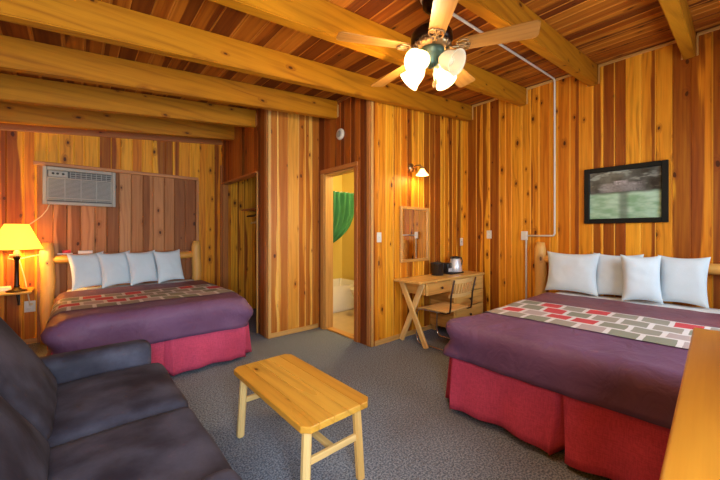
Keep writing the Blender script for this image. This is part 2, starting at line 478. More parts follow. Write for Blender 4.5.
boards('wall_back', (XL - .1, YB, 0), (1, 0, 0), (0, -1, 0), 2.42 - XL + .1, M['wall'], lambda u: ht(XL - .1 + u), heart=.55, seed=31, wr=(.09, .16))
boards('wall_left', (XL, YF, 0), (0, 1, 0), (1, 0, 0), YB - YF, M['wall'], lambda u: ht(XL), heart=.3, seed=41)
WX0, WX1, WZ0, WZ1 = -.68, .42, .55, 2.15
boards('wall_front', (XL - .1, YF, 0), (1, 0, 0), (0, 1, 0), XR - XL + .2, M['wall'], lambda u: ht(XL - .1 + u),
       holes=[(a - XL + .1, b - XL + .1, c, d) for a, b, c, d in ((WX0, WX1, WZ0, WZ1), (2.05, 3.95, .95, 2.20))], heart=.3, seed=51)
# closet interior
boards('wall_closet_inner', (2.40, YP + .10, 0), (0, 1, 0), (-1, 0, 0), YB - YP - .10, M['wall'], lambda u: ht(2.4), heart=.5, seed=61, thick=.05)
# ceiling boards run along the room, following the slope
cs = math.sqrt(1 + SL * SL)
boards('ceiling', (XL - .12, YF - .1, zc(XL - .12)), (1, 0, SL), (SL, 0, -1), (XR - XL + .24) * cs, M['ceiling'], lambda u: YB - YF + .25, v=(0, 1, 0), heart=.5, seed=71, wr=(.10, .17), thick=.06)

# beams
YB1, SP, BW = 2.665, .7787, .086
beam_info = [
    (-3, XR, 'golden timber ceiling beam at far right, ending on the wall above the framed picture'),
    (-2, XR, 'golden timber ceiling beam just right of the ceiling fan, ending on the pine wall'),
    (-1, XR, 'golden timber ceiling beam passing right behind the ceiling fan'),
    (0, XR, 'long golden timber ceiling beam running just in front of the desk wall'),
    (1, XD, 'golden timber ceiling beam ending above the bathroom door beside the smoke detector'),
    (2, XC, 'golden timber ceiling beam ending over the closet wall, second from the back wall'),
    (3, XC, 'golden timber ceiling beam nearest the back wall, above the air conditioner'),
]
for k, xe, lab in beam_info:
    y1 = YB1 + k * SP; y0 = y1 - BW
    mb = MB()
    x0 = XL; x1 = xe
    pts = []
    for x in (x0, x1):
        for (y, z) in ((y0, zb(x)), (y1, zb(x)), (y1, zc(x) - .001), (y0, zc(x) - .001)):
            pts.append(Vector((x, y, z)))
    bm = bmesh.new(); vs = [bm.verts.new(p) for p in pts]
    for f in ((0, 1, 2, 3), (7, 6, 5, 4), (0, 4, 5, 1), (1, 5, 6, 2), (2, 6, 7, 3), (3, 7, 4, 0)): bm.faces.new([vs[i] for i in f])
    bmesh.ops.recalc_face_normals(bm, faces=list(bm.faces))
    bmesh.ops.bevel(bm, geom=list(bm.edges), offset=.007, segments=2, affect='EDGES')
    mb.add_bm(bm, None, 0, (random.random() * .6, random.random(), .5, 1.1))
    tag(mb.build('ceiling_beam', M['beam']), lab, 'beam', 'timber beams under the sloping ceiling')

# trims along ceiling and corners
nt = [0]
def trim(c, s, mat='trim', bev=.004, grain=None):
    nt[0] += 1
    mb = MB(); mb.box(c, s, bev, None, grain, (random.random(), random.random(), .5, 1.6))
    return tag(mb.build('trim_%d' % nt[0], M[mat]), kind='structure')
for k in range(-3, 1):   # between the beams on the right wall
    a = YB1 + (k - 1) * SP; b = YB1 + k * SP - BW
    trim((XR - .010, (max(a, YF) + b) / 2, zc(XR) - .018), (.02, b - max(a, YF) - .01, .030), 'paletrim')
    for y in (b - .009, YB1 + k * SP + .009):
        trim((XR - .007, y, (zc(XR) + zb(XR)) / 2 - .01), (.014, .016, zc(XR) - zb(XR) - .03), 'paletrim')
trim((XR - .012, (YB1 + YD) / 2, zc(XR) - .018), (.02, YD - YB1 - .02, .034))
trim((XD - .010, (YB1 + YB1 + SP - BW) / 2 + .065, zc(XD) - .022), (.02, SP - BW - .15, .030))
trim((XD - .008, YB1 + SP - BW - .010, (zc(XD) + zb(XD)) / 2 - .02), (.016, .018, .16), 'paletrim')
trim((XC - .008, YB1 + 2 * SP - BW - .010, (zc(XC) + zb(XC)) / 2 - .02), (.016, .018, .16), 'trim')
# header board along the top of the back wall, parallel to the roof
nt[0] += 1
mb = MB(); mb.bar((XL, YB - .012, zc(XL) - .095), (XC, YB - .012, zc(XC) - .095), .024, .19, (0, 0, 1), .004)
tag(mb.build('trim_%d' % nt[0], M['trim']), kind='structure')
# corner strips
trim((XD + .010, YD - .008, 1.50), (.035, .016, 2.99), 'paletrim')
trim((XD - .008, YD + .035, 1.50), (.016, .06, 2.99), 'trim')
trim((XC + .014, YP - .008, 1.455), (.040, .016, 2.91), 'paletrim')
trim((XC - .008, YP + .045, 1.455), (.016, .07, 2.91), 'trim')
trim((XC - .016, YB - .016, 1.2), (.03, .03, 2.4), 'trim')
# baseboards
def base(name, c, s):
    return simple(name, c, s, M['paletrim'], bev=.004)
base('baseboard_partition', ((XC + XD) / 2, YP - .012, .03), (XD - XC - .05, .012, .06))
base('baseboard_desk', ((XD + XR) / 2 + .02, YD - .008, .03), (XR - XD - .06, .014, .06))
base('baseboard_right', (XR - .008, (YF + YD) / 2, .03), (.014, YD - YF - .04, .06))
base('baseboard_back', ((XL + XC) / 2, YB - .008, .03), (XC - XL - .06, .014, .06))
base('baseboard_left', (XL + .008, (YF + YB) / 2, .03), (.014, YB - YF - .05, .06))

# bathroom doorway
def door_frame():
    root = bpy.data.objects.new('door_1', None); col.objects.link(root); root.location = (XD, 3.334, 0); tag(root, kind='structure')
    off = tuple(root.location)
    y0, y1, zt = 3.014, 3.654, 2.104
    for (ya, yb) in ((y1 - .004, y1 + .075), (y0 - .06, y0 + .004)):
        m = MB(); m.box((XD - .009, (ya + yb) / 2, zt / 2), (.018, yb - ya, zt), .004); m.build('casing', M['paletrim'] if ya > 3.3 else M['trim'], root, off)
    m = MB(); m.box((XD - .010, (y0 + y1) / 2 + .008, zt + .030), (.020, y1 - y0 + .135, .055), .004); m.build('casing', M['trim'], root, off)
    for y in (y0 + .010, y1 - .010):
        m = MB(); m.box((XD + .065, y, zt / 2), (.13, .020, zt), .003); m.build('jamb', M['paletrim'], root, off)
    m = MB(); m.box((XD + .065, (y0 + y1) / 2, zt - .012), (.13, y1 - y0, .022), .003); m.build('jamb', M['paletrim'], root, off)
    m = MB(); m.box((XD + .065, (y0 + y1) / 2, .010), (.11, y1 - y0 - .04, .020), .006); m.build('threshold', M['desk'], root, off)
door_frame()
# closet opening casing
def closet_frame():
    root = bpy.data.objects.new('door_2', None); col.objects.link(root); root.location = (XC, 4.745, 0); tag(root, kind='structure')
    off = tuple(root.location)
    m = MB(); m.box((XC + .020, 4.745, 2.098), (.11, 1.31, .024), .003); m.build('casing', M['trim'], root, off)
    for y in (4.098, 5.392):
        m = MB(); m.box((XC + .026, y, 1.043), (.085, .022, 2.086), .003); m.build('jamb', M['trim'] if y > 5 else M['paletrim'], root, off)
closet_frame()

# windows behind the camera for daylight; second added to light pillows and desk
def window(n, x0, x1, z0, z1):
    root = bpy.data.objects.new('window_%d' % n, None); col.objects.link(root); root.location = ((x0 + x1) / 2, YF, z0); tag(root, kind='structure')
    off = tuple(root.location)
    m = MB()
    for x in (x0 + .025, x1 - .025, (x0 + x1) / 2): m.box((x, YF - .04, (z0 + z1) / 2), (.05, .09, z1 - z0), .004)
    for z in (z0 + .025, z1 - .025): m.box(((x0 + x1) / 2, YF - .04, z), (x1 - x0, .09, .05), .004)
    m.build('window_frame', M['paletrim'], root, off)
    m = MB(); m.box(((x0 + x1) / 2, YF - .05, (z0 + z1) / 2), (x1 - x0 - .08, .006, z1 - z0 - .08), 0); m.build('pane', M['pane'], root, off)
    m = MB(); m.box(((x0 + x1) / 2, YF + .02, z0 - .014), (x1 - x0 + .08, .08, .026), .004); m.build('window_sill', M['paletrim'], root, off)
WINS = [(WX0, WX1, WZ0, WZ1), (2.05, 3.95, .95, 2.20)]
for n, wv_ in enumerate(WINS): window(n + 1, *wv_)

# boarded-up window panel behind the left bed
PX0, PX1, PZ = -.34, 1.40, 2.135
boards('wall_back_panel', (PX0, YB - .022, 0), (1, 0, 0), (0, -1, 0), PX1 - PX0, M['infill'], lambda u: PZ - .02, heart=.35, seed=77, wr=(.12, .145), thick=.02, groove=.010, cham=.008)
trim(((PX0 + PX1) / 2, YB - .030, PZ), (PX1 - PX0 + .06, .060, .045), 'trim')
trim((PX1 + .02, YB - .026, PZ / 2), (.04, .052, PZ - .03), 'infill')
ledge = trim((.48, YB - .060, 1.035), (1.62, .075, .022), 'infill')

# ------------------------------------------------------------------ bathroom
simple('wall_bathroom_back', (3.25, 5.05, 1.25), (1.7, .10, 2.5), M['yellowwall'])
simple('wall_bathroom_right', (3.95, 3.93, 1.25), (.10, 2.2, 2.5), M['yellowwall'])
simple('wall_bathroom_left', (2.51, 4.45, 1.25), (.10, 1.12, 2.5), M['yellowwall'])
simple('wall_bathroom_front', (3.25, 2.86, 1.25), (1.3, .06, 2.5), M['yellowwall'])
simple('ceiling_bathroom', (3.30, 3.95, 2.47), (1.22, 2.20, .05), M['plaster'])
simple('floor_bathroom_alcove', (3.23, 4.66, .004), (1.33, .70, .014), M['vinyl'])

t = thing('bathtub', (3.2, 4.61, .011), 'cream enamel bathtub seen through the bathroom doorway', 'bathtub')
bm = bmesh.new(); bmesh.ops.create_cube(bm, size=1)
for v_ in bm.verts: v_.co = Vector((v_.co.x * 1.30, v_.co.y * .73, (v_.co.z + .5) * .46))
bm.faces.ensure_lookup_table()
tf = max(bm.faces, key=lambda f: f.calc_center_median().z)
r_ = bmesh.ops.inset_region(bm, faces=[tf], thickness=.075)
for v_ in tf.verts: v_.co.z -= .36; v_.co.x *= .86; v_.co.y *= .8
bmesh.ops.bevel(bm, geom=list(bm.edges), offset=.03, segments=3, affect='EDGES')
mb = MB(); mb.add_bm(bm, None, 0, None, False); mb.build('tub_shell', M['tub'], t)
mb = MB(); mb.lathe([(0, 0), (.022, 0), (.02, .01), (0, .012)], (.40, 0, .105), 16); mb.build('drain', M['chrome'], t)

t = thing('curtain_rod', (3.2, 4.26, 1.97), 'white shower curtain rod above the bathtub', 'rod')
mb = MB(); mb.tube([(-.64, 0, 0), (.70, 0, 0)], .013); mb.build('rod', M['white'], t)
for x in (-.632, .692):
    mb = MB(); mb.tube([(x - .008, 0, 0), (x + .008, 0, 0)], .03, 16); mb.build('flange', M['white'], t)

def curtain():
    m = MB()
    def fn(s, q):
        z = 1.975 - 1.25 * q if q <= .8 else .975 - (q - .8) / .2 * .60
        qq = min(q / .8, 1)
        xr = 3.56 - .90 * qq ** 3.6
        xl = 2.60 + .02 * qq
        x = xl + (xr - xl) * s
        amp = .035 * (1 - .45 * qq)
        y = 4.215 + amp * math.sin(s * 2 * PI * 9) + .01 * math.sin(s * 31 + q * 5)
        if q > .8:
            w = (q - .8) / .2
            x = 2.60 + (.10 + .06 * w) * s
        return (x, y, z - .10 * (1 - s) * qq * (1 - qq))
    m.grid(fn, 110, 40)
    o = m.build('shower_curtain', M['curtain'])
    so = o.modifiers.new('thick', 'SOLIDIFY'); so.thickness = .003
    for i in range(9):
        x = 2.62 + i * .115; k = MB()
        k.tube([(x, 4.26 + .024 * math.cos(a), 1.968 + .024 * math.sin(a)) for a in [2 * PI * j / 16 for j in range(17)]], .003, 6)
        k.build('curtain_ring', M['white'], o)
    tag(o, 'green shower curtain swept to the left over the bathtub', 'curtain')
curtain()

t = thing('toilet', (3.55, 3.86, .011), 'white toilet partly hidden by the right bathroom door jamb', 'toilet')
mb = MB()
def bowl(prof, sx, dx, dy=0):
    Mx = Matrix.Translation((dx, dy, 0)) @ Matrix.Diagonal((sx, 1, 1, 1))
    mb.lathe(prof, (0, 0, 0), 28, Mx)
bowl([(.10, 0), (.105, .02), (.09, .12), (.10, .2), (.15, .30), (.175, .37), (.18, .40), (.15, .40), (.13, .34), (.05, .25), (0, .24)], 1.25, -.10)
mb.build('bowl', M['tub'], t)
mb = MB(); mb.lathe([(.185, .402), (.19, .412), (.185, .425), (0, .43)], (0, 0, 0), 28, Matrix.Translation((-.10, 0, 0)) @ Matrix.Diagonal((1.25, 1, 1, 1))); mb.build('lid', M['tub'], t)
mb = MB(); mb.box((.235, 0, .56), (.19, .44, .36), .03, None, 2, None, 3); mb.box((.235, 0, .75), (.205, .46, .03), .01); mb.box((.17, 0, .20), (.22, .2, .38), .03, None, 2, None, 3); mb.build('tank', M['tub'], t)
mb = MB(); mb.bar((.13, .15, .66), (.125, .09, .655), .012, .012); mb.build('flush_lever', M['chrome'], t)

# ------------------------------------------------------------------ closet fittings
t = thing('closet_shelf', (2.19, 4.72, 1.69), 'dark wooden shelf with a hanging rail inside the closet', 'shelf')
mb = MB(); mb.box((.06, .02, 0), (.29, 1.40, .025), .003); mb.build('board', M['trim'], t)
mb = MB(); mb.tube([(.02, -.68, -.10), (.02, .72, -.10)], .014); mb.build('hanging_rail', M['darkmetal'], t)
for y in (-.5, .5):
    mb = MB(); mb.bar((.20, y, -.02), (.02, y, -.10), .012, .02); mb.build('bracket', M['darkmetal'], t)
t = thing('storage_box', (2.24, 4.75, 1.703), 'dark box on the shelf inside the closet', 'box')
mb = MB(); mb.box((0, 0, .11), (.20, .36, .20), .008); mb.build('body', M['black'], t)
mb = MB(); mb.box((0, 0, .212), (.21, .37, .024), .006); mb.build('lid', M['black'], t)
def hanger(y, ang, lab):
    t = thing('coat_hanger', (2.21, y, 1.588), lab, 'hanger', 'hangers on the closet rail')
    m = MB(); pts = [(0, 0, -.075)]
    for i in range(11):
        a = -PI / 2 + i / 10 * PI * 1.35
        pts.append((.018 * math.cos(a), 0, .0 + .018 * math.sin(a) - .001))
    m.tube(pts, .0022, 6); m.build('hook', M['steel'], t)
    m = MB(); pts = [(.21 * s, 0, -.075 - .06 * abs(s) ** 1.4) for s in [i / 8 - 1 for i in range(17)]]
    m.tube(pts, .009, 8); m.build('shoulder_bar', M['chairwood'], t)
    t.rotation_euler = (0, 0, ang)
hanger(4.86, .25, 'wooden coat hanger on the closet rail, the one toward the back wall')
hanger(4.66, -.1, 'wooden coat hanger on the closet rail, the one nearer the partition')

# ------------------------------------------------------------------ beds
def lattice_shell(lo, hi, step, faces, fn, uvfn=None):
    """points on chosen faces of a box, merged, then moved by fn"""
    m = MB(); idx = {}
    n = [max(1, round((hi[a] - lo[a]) / step)) for a in range(3)]
    def vid(i, j, k):
        key = (i, j, k)
        if key not in idx:
            p = Vector([lo[a] + (hi[a] - lo[a]) * (i, j, k)[a] / n[a] for a in range(3)])
            idx[key] = len(m.v); m.v.append(tuple(fn(p)))
        return idx[key]
    for (a, side) in faces:
        b, c = [x for x in range(3) if x != a]
        for i in range(n[b]):
            for j in range(n[c]):
                q = []
                for (di, dj) in ((0, 0), (1, 0), (1, 1), (0, 1)):
                    ix = [0, 0, 0]; ix[a] = n[a] if side > 0 else 0; ix[b] = i + di; ix[c] = j + dj
                    q.append(vid(*ix))
                if (side > 0) == (a == 1): q = q[::-1]
                m.face(q, None, None, True)
    return m

def rmap(lo, hi, r, open_lo=(False,) * 3, open_hi=(False,) * 3):
    def f(p):
        q = Vector(p)
        for a in range(3):
            l = lo[a] if open_lo[a] else lo[a] + r
            h = hi[a] if open_hi[a] else hi[a] - r
            q[a] = min(max(p[a], l), h)
        d = p - q
        if d.length < 1e-6: return p, Vector((0, 0, 0))
        dn = d.normalized()
        return q + dn * r, dn
    return f

ALL6 = [(a, s) for a in range(3) for s in (-1, 1)]
def cushion(c, s, r, step=.04, crown=.02, amp=.004, sd=0, crown_axis=2):
    lo = [-s[i] / 2 for i in range(3)]; hi = [s[i] / 2 for i in range(3)]
    rm = rmap(lo, hi, r)
    oth = [i for i in range(3) if i != crown_axis]
    def fn(p):
        q, d = rm(p)
        e = 1.0
        for i in oth: e *= max(0, 1 - (2 * p[i] / s[i]) ** 2)
        q = Vector(q); q[crown_axis] += math.copysign(crown * e, p[crown_axis])
        w = noise.noise(Vector(q) * 5 + Vector((sd, sd * 2, 0))) * amp
        return Vector(c) + q + d * w
    return lattice_shell(lo, hi, step, ALL6, fn)

HW = .79
def make_bed(rootname, loc, rot, length, lab, spreadlab, spread_len, post_out, sd, zt=.63, hem0=.335, b0=.50):
    bed = thing(rootname, loc, lab, 'bed', 'beds')
    # mattress and box spring
    m = cushion((0, length / 2 + .015, .50), (1.50, length - .05, .22), .06, .06, .01, 0); m.build('mattress', M['sheet'], bed)
    m = MB(); m.box((0, length / 2 + .06, .275), (1.36, length - .20, .23), .02); m.build('box_spring', M['sheet'], bed)
    # feet
    for x in (-.6, .6):
        for y in (.15, length - .2):
            f = MB(); f.box((x, y, .08), (.06, .06, .16), .005); f.build('bed_foot', M['darkmetal'], bed)
    # skirt: a polyline round three sides with pleats, flaring out at the hem
    pts = []
    def run(p, q, nrm, n, a=0, b=1):
        for i in range(n + 1):
            t_ = i / n
            P = Vector(p).lerp(Vector(q), t_)
            pts.append((P, Vector(nrm), 0, t_))
    w, y0, y1 = .755, .015, length - .05
    run((-w, y1), (-w, y0 + .03), (-1, 0), 26); pts.append((Vector((-w + .07, y0 + .07)), Vector((-.5, -.5)), 1, 0))
    run((-w + .025, y0), (-.014, y0), (0, -1), 26); pts.append((Vector((0, y0 + .10)), Vector((0, -.3)), 1, 0))
    run((.014, y0), (w - .025, y0), (0, -1), 26); pts.append((Vector((w - .07, y0 + .07)), Vector((.5, -.5)), 1, 0))
    run((w, y0 + .03), (w, y1), (1, 0), 26)
    opn = {}
    for i, it in enumerate(pts):
        if it[2]:
            for e_ in (-1, 1): opn[i + e_] = (pts[i + e_][0] - pts[i + 2 * e_][0]).normalized() * -.030
    m = MB(); nz = 8; n = len(pts)
    for j in range(nz + 1):
        q = j / nz
        for i, (P, nr, pl, t_) in enumerate(pts):
            wav = math.sin(t_ * 2 * PI * 2.1 + i * .13 + sd) * .014 * q + noise.noise(Vector((P.x * 4, P.y * 4, sd))) * .02 * q
            fl = .045 * q + wav + .012 * q * (1 - math.sin(PI * t_))
            if pl: fl = 0
            hem = .022 + .02 * math.sin(PI * t_) * (0 if pl else 1) + .01 * noise.noise(Vector((P.x * 3, P.y * 3, 5 + sd)))
            z = .40 - (.40 - hem) * q
            ov = opn.get(i, Vector((0, 0))) * q
            m.v.append((P.x + nr.x * fl + ov.x, P.y + nr.y * fl + ov.y, z))
    for j in range(nz):
        for i in range(n - 1):
            m.face([j * n + i, j * n + i + 1, (j + 1) * n + i + 1, (j + 1) * n + i], None, None, True)
    o = m.build('bed_skirt', M['skirt'], bed); so = o.modifiers.new('thick', 'SOLIDIFY'); so.thickness = .004
    # log headboard
    for x in post_out:
        m = MB(); n_ = 14
        m.tube([(x + .006 * math.sin(i * .9), length + .06, .001 + 1.19 * i / n_) for i in range(n_ + 1)], [.064 + .005 * noise.noise(Vector((x * 9, i * .5, sd))) for i in range(n_)] + [.045], 16)
        m.build('headboard_post', M['log'], bed)
    for z, rr in ((.98, .05), (.48, .045)):
        m = MB(); n_ = 20
        x0, x1 = post_out
        m.tube([(x0 + (x1 - x0) * i / n_, length + .06 + .004 * math.sin(i), z + .006 * math.sin(i * .7)) for i in range(n_ + 1)], [rr * (.55 if i in (0, n_) else 1) + .004 * noise.noise(Vector((i * .6, z * 9, sd))) for i in range(n_ + 1)], 16)
        m.build('headboard_rail', M['log'], bed)
    # white sheet folded back at the head
    def sheet(s, q):
        x = -.765 + 1.53 * s
        y = spread_len - .10 + (length - .03 - spread_len + .10) * q
        e = max(0, abs(x) - .66) / .105
        z = .628 - .14 * e ** 2.2 - .006 * (1 - q) + .006 * noise.noise(Vector((x * 6, y * 6, sd)))
        return (x, y, z)
    m = MB(); m.grid(sheet, 40, 12); o = m.build('sheet', M['sheet'], bed); so = o.modifiers.new('thick', 'SOLIDIFY'); so.thickness = .01; so.offset = -1
    bed.rotation_euler = (0, 0, rot)

    # bedspread lies on the bed
    sp = thing('bedspread', loc, spreadlab, 'bedspread', 'plum bedspreads')
    lo = (-HW, -.03, hem0); hi = (HW, spread_len, zt + .012); R = .10
    rm = rmap(lo, hi, R, (False, False, True), (False, True, False))
    def surf(p, lift=0):
        q, d = rm(p); q = Vector(q)
        hang = sstep(zt - .08, .36, q.z)
        w = noise.noise(Vector((q.x * 2.2, q.y * 2.2, q.z * 2 + sd))) * .010
        w += noise.noise(Vector((q.x * 7 + q.z * 5, q.y * 7, q.z * 6 + sd))) * (.004 + .010 * hang)
        # slack corner folds at the foot
        cx = sstep(.45, .8, abs(p[0])) * sstep(.45, .0, p[1])
        w += cx * .03 * math.sin(q.z * 26 + q.x * 9 + sd)
        q = q + d * (w + lift)
        q.z += .012 * math.sin(q.x * 2.5 + sd) * hang * .8 + (lift if d.length < .1 else 0) + (w if d.length < .1 else 0)
        q.z -= .012 * (1 - max(0, 1 - (q.x / HW) ** 2)) if d.length < .1 else 0
        return q
    fc = [(2, 1), (0, -1), (0, 1), (1, -1)]
    m = lattice_shell(lo, hi, .033, fc, surf)
    o = m.build('cover', M['spread'], sp); so = o.modifiers.new('thick', 'SOLIDIFY'); so.thickness = .008; so.offset = -1
    # patchwork band across the width, down both sides
    per = 2 * (hi[2] - lo[2]) + 2 * HW
    def bandpt(s, y, lift):
        a = s * per; hgt = hi[2] - lo[2]
        if a < hgt: p = Vector((-HW, y, lo[2] + a))
        elif a < hgt + 2 * HW: p = Vector((-HW + a - hgt, y, hi[2]))
        else: p = Vector((HW, y, hi[2] - (a - hgt - 2 * HW)))
        return surf(p, lift)
    b1 = b0 + .74
    m = MB(); m.grid(lambda s, q: bandpt(s, b0 + (b1 - b0) * q, .006), 130, 30, True, lambda s, q: (s * per, (b1 - b0) * q + .004))
    o = m.build('patchwork_band', M['band'], sp)
    o['label'] = 'patchwork band of grey, olive and red blocks'
    # rust-tinted border between band and sheet
    m = MB(); m.grid(lambda s, q: bandpt(s, b1 + .02 + (spread_len - b1 - .02) * q, .004), 130, 16)
    o = m.build('border', M['hemspread'], sp); o['label'] = 'rust-tinted upper border'
    sp.rotation_euler = (0, 0, rot)
    return bed, sp

LB = (.625, 3.35, 0); RB = (2.10, .66, 0)
make_bed('bed', LB, 0, 1.95, 'log bed against the back wall below the air conditioner', 'plum bedspread with patchwork band on the bed against the back wall', 1.60, (-.87, .76), 1.3, b0=.36)
make_bed('bed', RB, -PI / 2, 2.24, 'log bed against the right pine wall below the framed picture', 'plum bedspread with patchwork band on the bed below the framed picture', 1.85, (-.94, .90), 4.7, .63, .40)

def make_pillow(w, h, th, sd):
    m = MB()
    def side(sg):
        def fn(s, q):
            a = 2 * s - 1; b = 2 * q - 1
            e = max(0, (1 - abs(a) ** 2.6)) * max(0, (1 - abs(b) ** 2.6))
            t_ = th / 2 * e ** .45
            x = a * w / 2 * (1 - .11 * (1 - b * b) * a * a)
            z = b * h / 2 * (1 - .11 * (1 - a * a) * b * b)
            wr = noise.noise(Vector((x * 7, z * 7, sd + sg))) * .012 + noise.noise(Vector((x * 18 + z * 6, z * 14, sd))) * .005
            return (x, sg * (t_ + wr * e), z + h / 2 + .02 * e * 0)
        return fn
    m.grid(side(-1), 26, 26); m.grid(side(1), 26, 26, flip=True)
    return m
def pillow(x, y, z, yaw, tilt, w, h, th, sd, lab, grp, roll=0):
    m = make_pillow(w, h, th, sd)
    o = m.build('pillow', M['pillow'])
    o.location = (x, y, z); o.rotation_euler = (Matrix.Rotation(yaw, 3, 'Z') @ Matrix.Rotation(tilt, 3, 'X') @ Matrix.Rotation(roll, 3, 'Y')).to_euler()
    tag(o, lab, 'pillow', grp)
gL = 'pillows on the bed against the back wall'
for i, (x, lab) in enumerate(((.145, 'white pillow nearest the lamp on the back wall bed'), (.42, 'white pillow second from the lamp on the back wall bed'),
                              (.705, 'white pillow third from the lamp on the back wall bed'), (1.01, 'white pillow nearest the closet on the back wall bed'))):
    pillow(x, 5.11, .638, .35, -.20, .37, .44, .115, i * 3.1, lab, gL, -.04)
gR = 'pillows on the bed below the framed picture'
for i, (x, y, yaw, w, th, lab) in enumerate(((4.14, 1.20, 0, .52, .14, 'wide white pillow nearest the desk on the bed below the picture'),
                                          (4.22, .80, .10, .42, .11, 'white pillow second from the desk, tucked behind the wide one'),
                                          (4.10, .585, .30, .31, .15, 'white pillow third from the desk, turned and plump at its right edge'),
                                          (4.22, .325, -.10, .36, .12, 'white pillow farthest from the desk on the bed below the picture'))):
    pillow(x, y, .638, -PI / 2 + yaw, -.17, w, .46, th, 20 + i * 2.7, lab, gR)

# ------------------------------------------------------------------ sofa
SX, SY = -.10, 1.75
t = thing('sofa', (SX, SY, 0), 'dark brown-grey suede sofa along the left side', 'sofa')
off = (SX, SY, 0)
def part(m, name, mat, par=t): return m.build(name, M[mat], par, off)
m = MB(); m.box((-.06, 1.76, .20), (.90, 1.60, .22), .02, None, 1, None, 2); part(m, 'base', 'sofa')
for y in (1.07, 2.45):
    for x in (-.42, .34):
        f = MB(); f.box((x, y, .045), (.06, .06, .09), .006); part(f, 'foot', 'darkmetal')
c1 = cushion((.135, 2.115, .385), (.60, .695, .19), .055, .03, .022, .006, 1); o = part(c1, 'seat_cushion', 'sofa')
c2 = cushion((.135, 1.400, .385), (.60, .715, .19), .055, .03, .022, .006, 5); o = part(c2, 'seat_cushion', 'sofa')
def back_cushion(yc, w, sd):
    s = (.23, w, .56); lo = [-x / 2 for x in s]; hi = [x / 2 for x in s]; rm = rmap(lo, hi, .065)
    R_ = Matrix.Rotation(-.52, 3, 'Y')
    def fn(p):
        q, d = rm(p); q = Vector(q)
        e = max(0, 1 - (2 * p[1] / s[1]) ** 2) * max(0, 1 - (2 * p[2] / s[2]) ** 2)
        q.x += .035 * e * (1 if p[0] > 0 else -.3)
        q += d * noise.noise(q * 5 + Vector((sd, 0, 0))) * .008
        return Vector((-.290, yc, .645)) + R_ @ q
    return lattice_shell(lo, hi, .03, ALL6, fn)
part(back_cushion(2.13, .73, 2), 'back_cushion', 'sofa'); part(back_cushion(1.395, .72, 6), 'back_cushion', 'sofa')
m = MB(); m.box((-.53, 1.76, .50), (.14, 1.58, .62), .05, Matrix.Rotation(-.30, 4, 'Y'), 1, None, 3); part(m, 'back_frame', 'sofa')
part(cushion((-.04, 2.555, .35), (.84, .17, .50), .055, .03, .0, .004, 3), 'arm', 'sofa')
part(cushion((-.04, .955, .35), (.84, .17, .50), .055, .03, .0, .004, 8), 'arm', 'sofa')

# ------------------------------------------------------------------ coffee table
TX, TY, TZ = .966, 1.685, .435
t = thing('coffee_table', (TX, TY, 0), 'honey pine coffee table standing on the carpet between sofa and beds', 'table')
m = MB(); w = .412; L = .885
n = 5
for i in range(n):
    x = -w / 2 + w * (i + .5) / n
    cut = .028 if i in (0, n - 1) else 0
    bm = bmesh.new()
    x0, x1 = x - w / n / 2, x + w / n / 2 - .0006
    y0, y1 = -L / 2, L / 2
    if i == 0: poly = [(x0 + .035, y0), (x1, y0), (x1, y1), (x0 + .035, y1), (x0, y1 - .035), (x0, y0 + .035)]
    elif i == n - 1: poly = [(x0, y0), (x1 - .035, y0), (x1, y0 + .035), (x1, y1 - .035), (x1 - .035, y1), (x0, y1)]
    else: poly = [(x0, y0), (x1, y0), (x1, y1), (x0, y1)]
    bot = [bm.verts.new((a, b, TZ - .032)) for a, b in poly]; tp = [bm.verts.new((a, b, TZ)) for a, b in poly]
    bm.faces.new(bot[::-1]); bm.faces.new(tp)
    for k in range(len(poly)):
        k2 = (k + 1) % len(poly); bm.faces.new([bot[k], bot[k2], tp[k2], tp[k]])
    m.add_bm(bm, None, 1, (random.random(), random.random(), .5, random.uniform(.8, 1.3)))
o = m.build('tabletop', M['table'], t); bv = o.modifiers.new('b', 'BEVEL'); bv.width = .004; bv.segments = 2; bv.limit_method = 'ANGLE'
for sx in (-1, 1):
    for sy in (-1, 1):
        m = MB(); m.bar((sx * .150, sy * .375, TZ - .03), (sx * .172, sy * .385, .001), .044, .044, (0, 1, 0), .012); m.build('leg', M['leg'], t)
for sy in (-1, 1):
    m = MB(); m.bar((-.160, sy * .378, .235), (.160, sy * .378, .235), .022, .034, (0, 0, 1), .004); m.build('stretcher', M['leg'], t)
m = MB(); m.bar((0, -.375, .232), (0, .375, .232), .034, .024, (0, 0, 1), .004); m.build('stretcher', M['leg'], t)
for sx in (-1, 1):
    m = MB(); m.bar((sx * .155, -.36, TZ - .055), (sx * .155, .36, TZ - .055), .020, .046, (0, 0, 1), .003); m.build('apron', M['leg'], t)
for sy in (-1, 1):
    m = MB(); m.bar((-.14, sy * .372, TZ - .05), (.14, sy * .372, TZ - .05), .018, .036, (0, 0, 1), .003); m.build('apron', M['leg'], t)

# ------------------------------------------------------------------ desk
DX0, DX1, DY0, DY1, DZ = 2.91, 4.36, 2.32, 2.712, .750
t = thing('desk', ((DX0 + DX1) / 2, (DY0 + DY1) / 2, 0), 'pine desk with crossed legs and drawers below the mirror', 'desk'); off = tuple(t.location)
m = MB()
for i in range(3):
    d = (DY1 - DY0) / 3; m.box(((DX0 + DX1) / 2, DY0 + d * (i + .5), DZ - .014), (DX1 - DX0, d - .0008, .028), .004)
m.build('desktop', M['desk'], t, off)
m = MB(); m.bar((2.985, 2.285, .0), (2.985, 2.655, .720), .030, .062, (0, 1, 0), .004); m.build('crossed_leg', M['leg'], t, off)
m = MB(); m.bar((3.018, 2.685, .0), (3.018, 2.365, .720), .030, .062, (0, 1, 0), .004); m.build('crossed_leg', M['leg'], t, off)
m = MB(); m.box((3.045, 2.525, .66), (.020, .35, .15), .003, None, 1); m.build('end_panel', M['desk'], t, off)
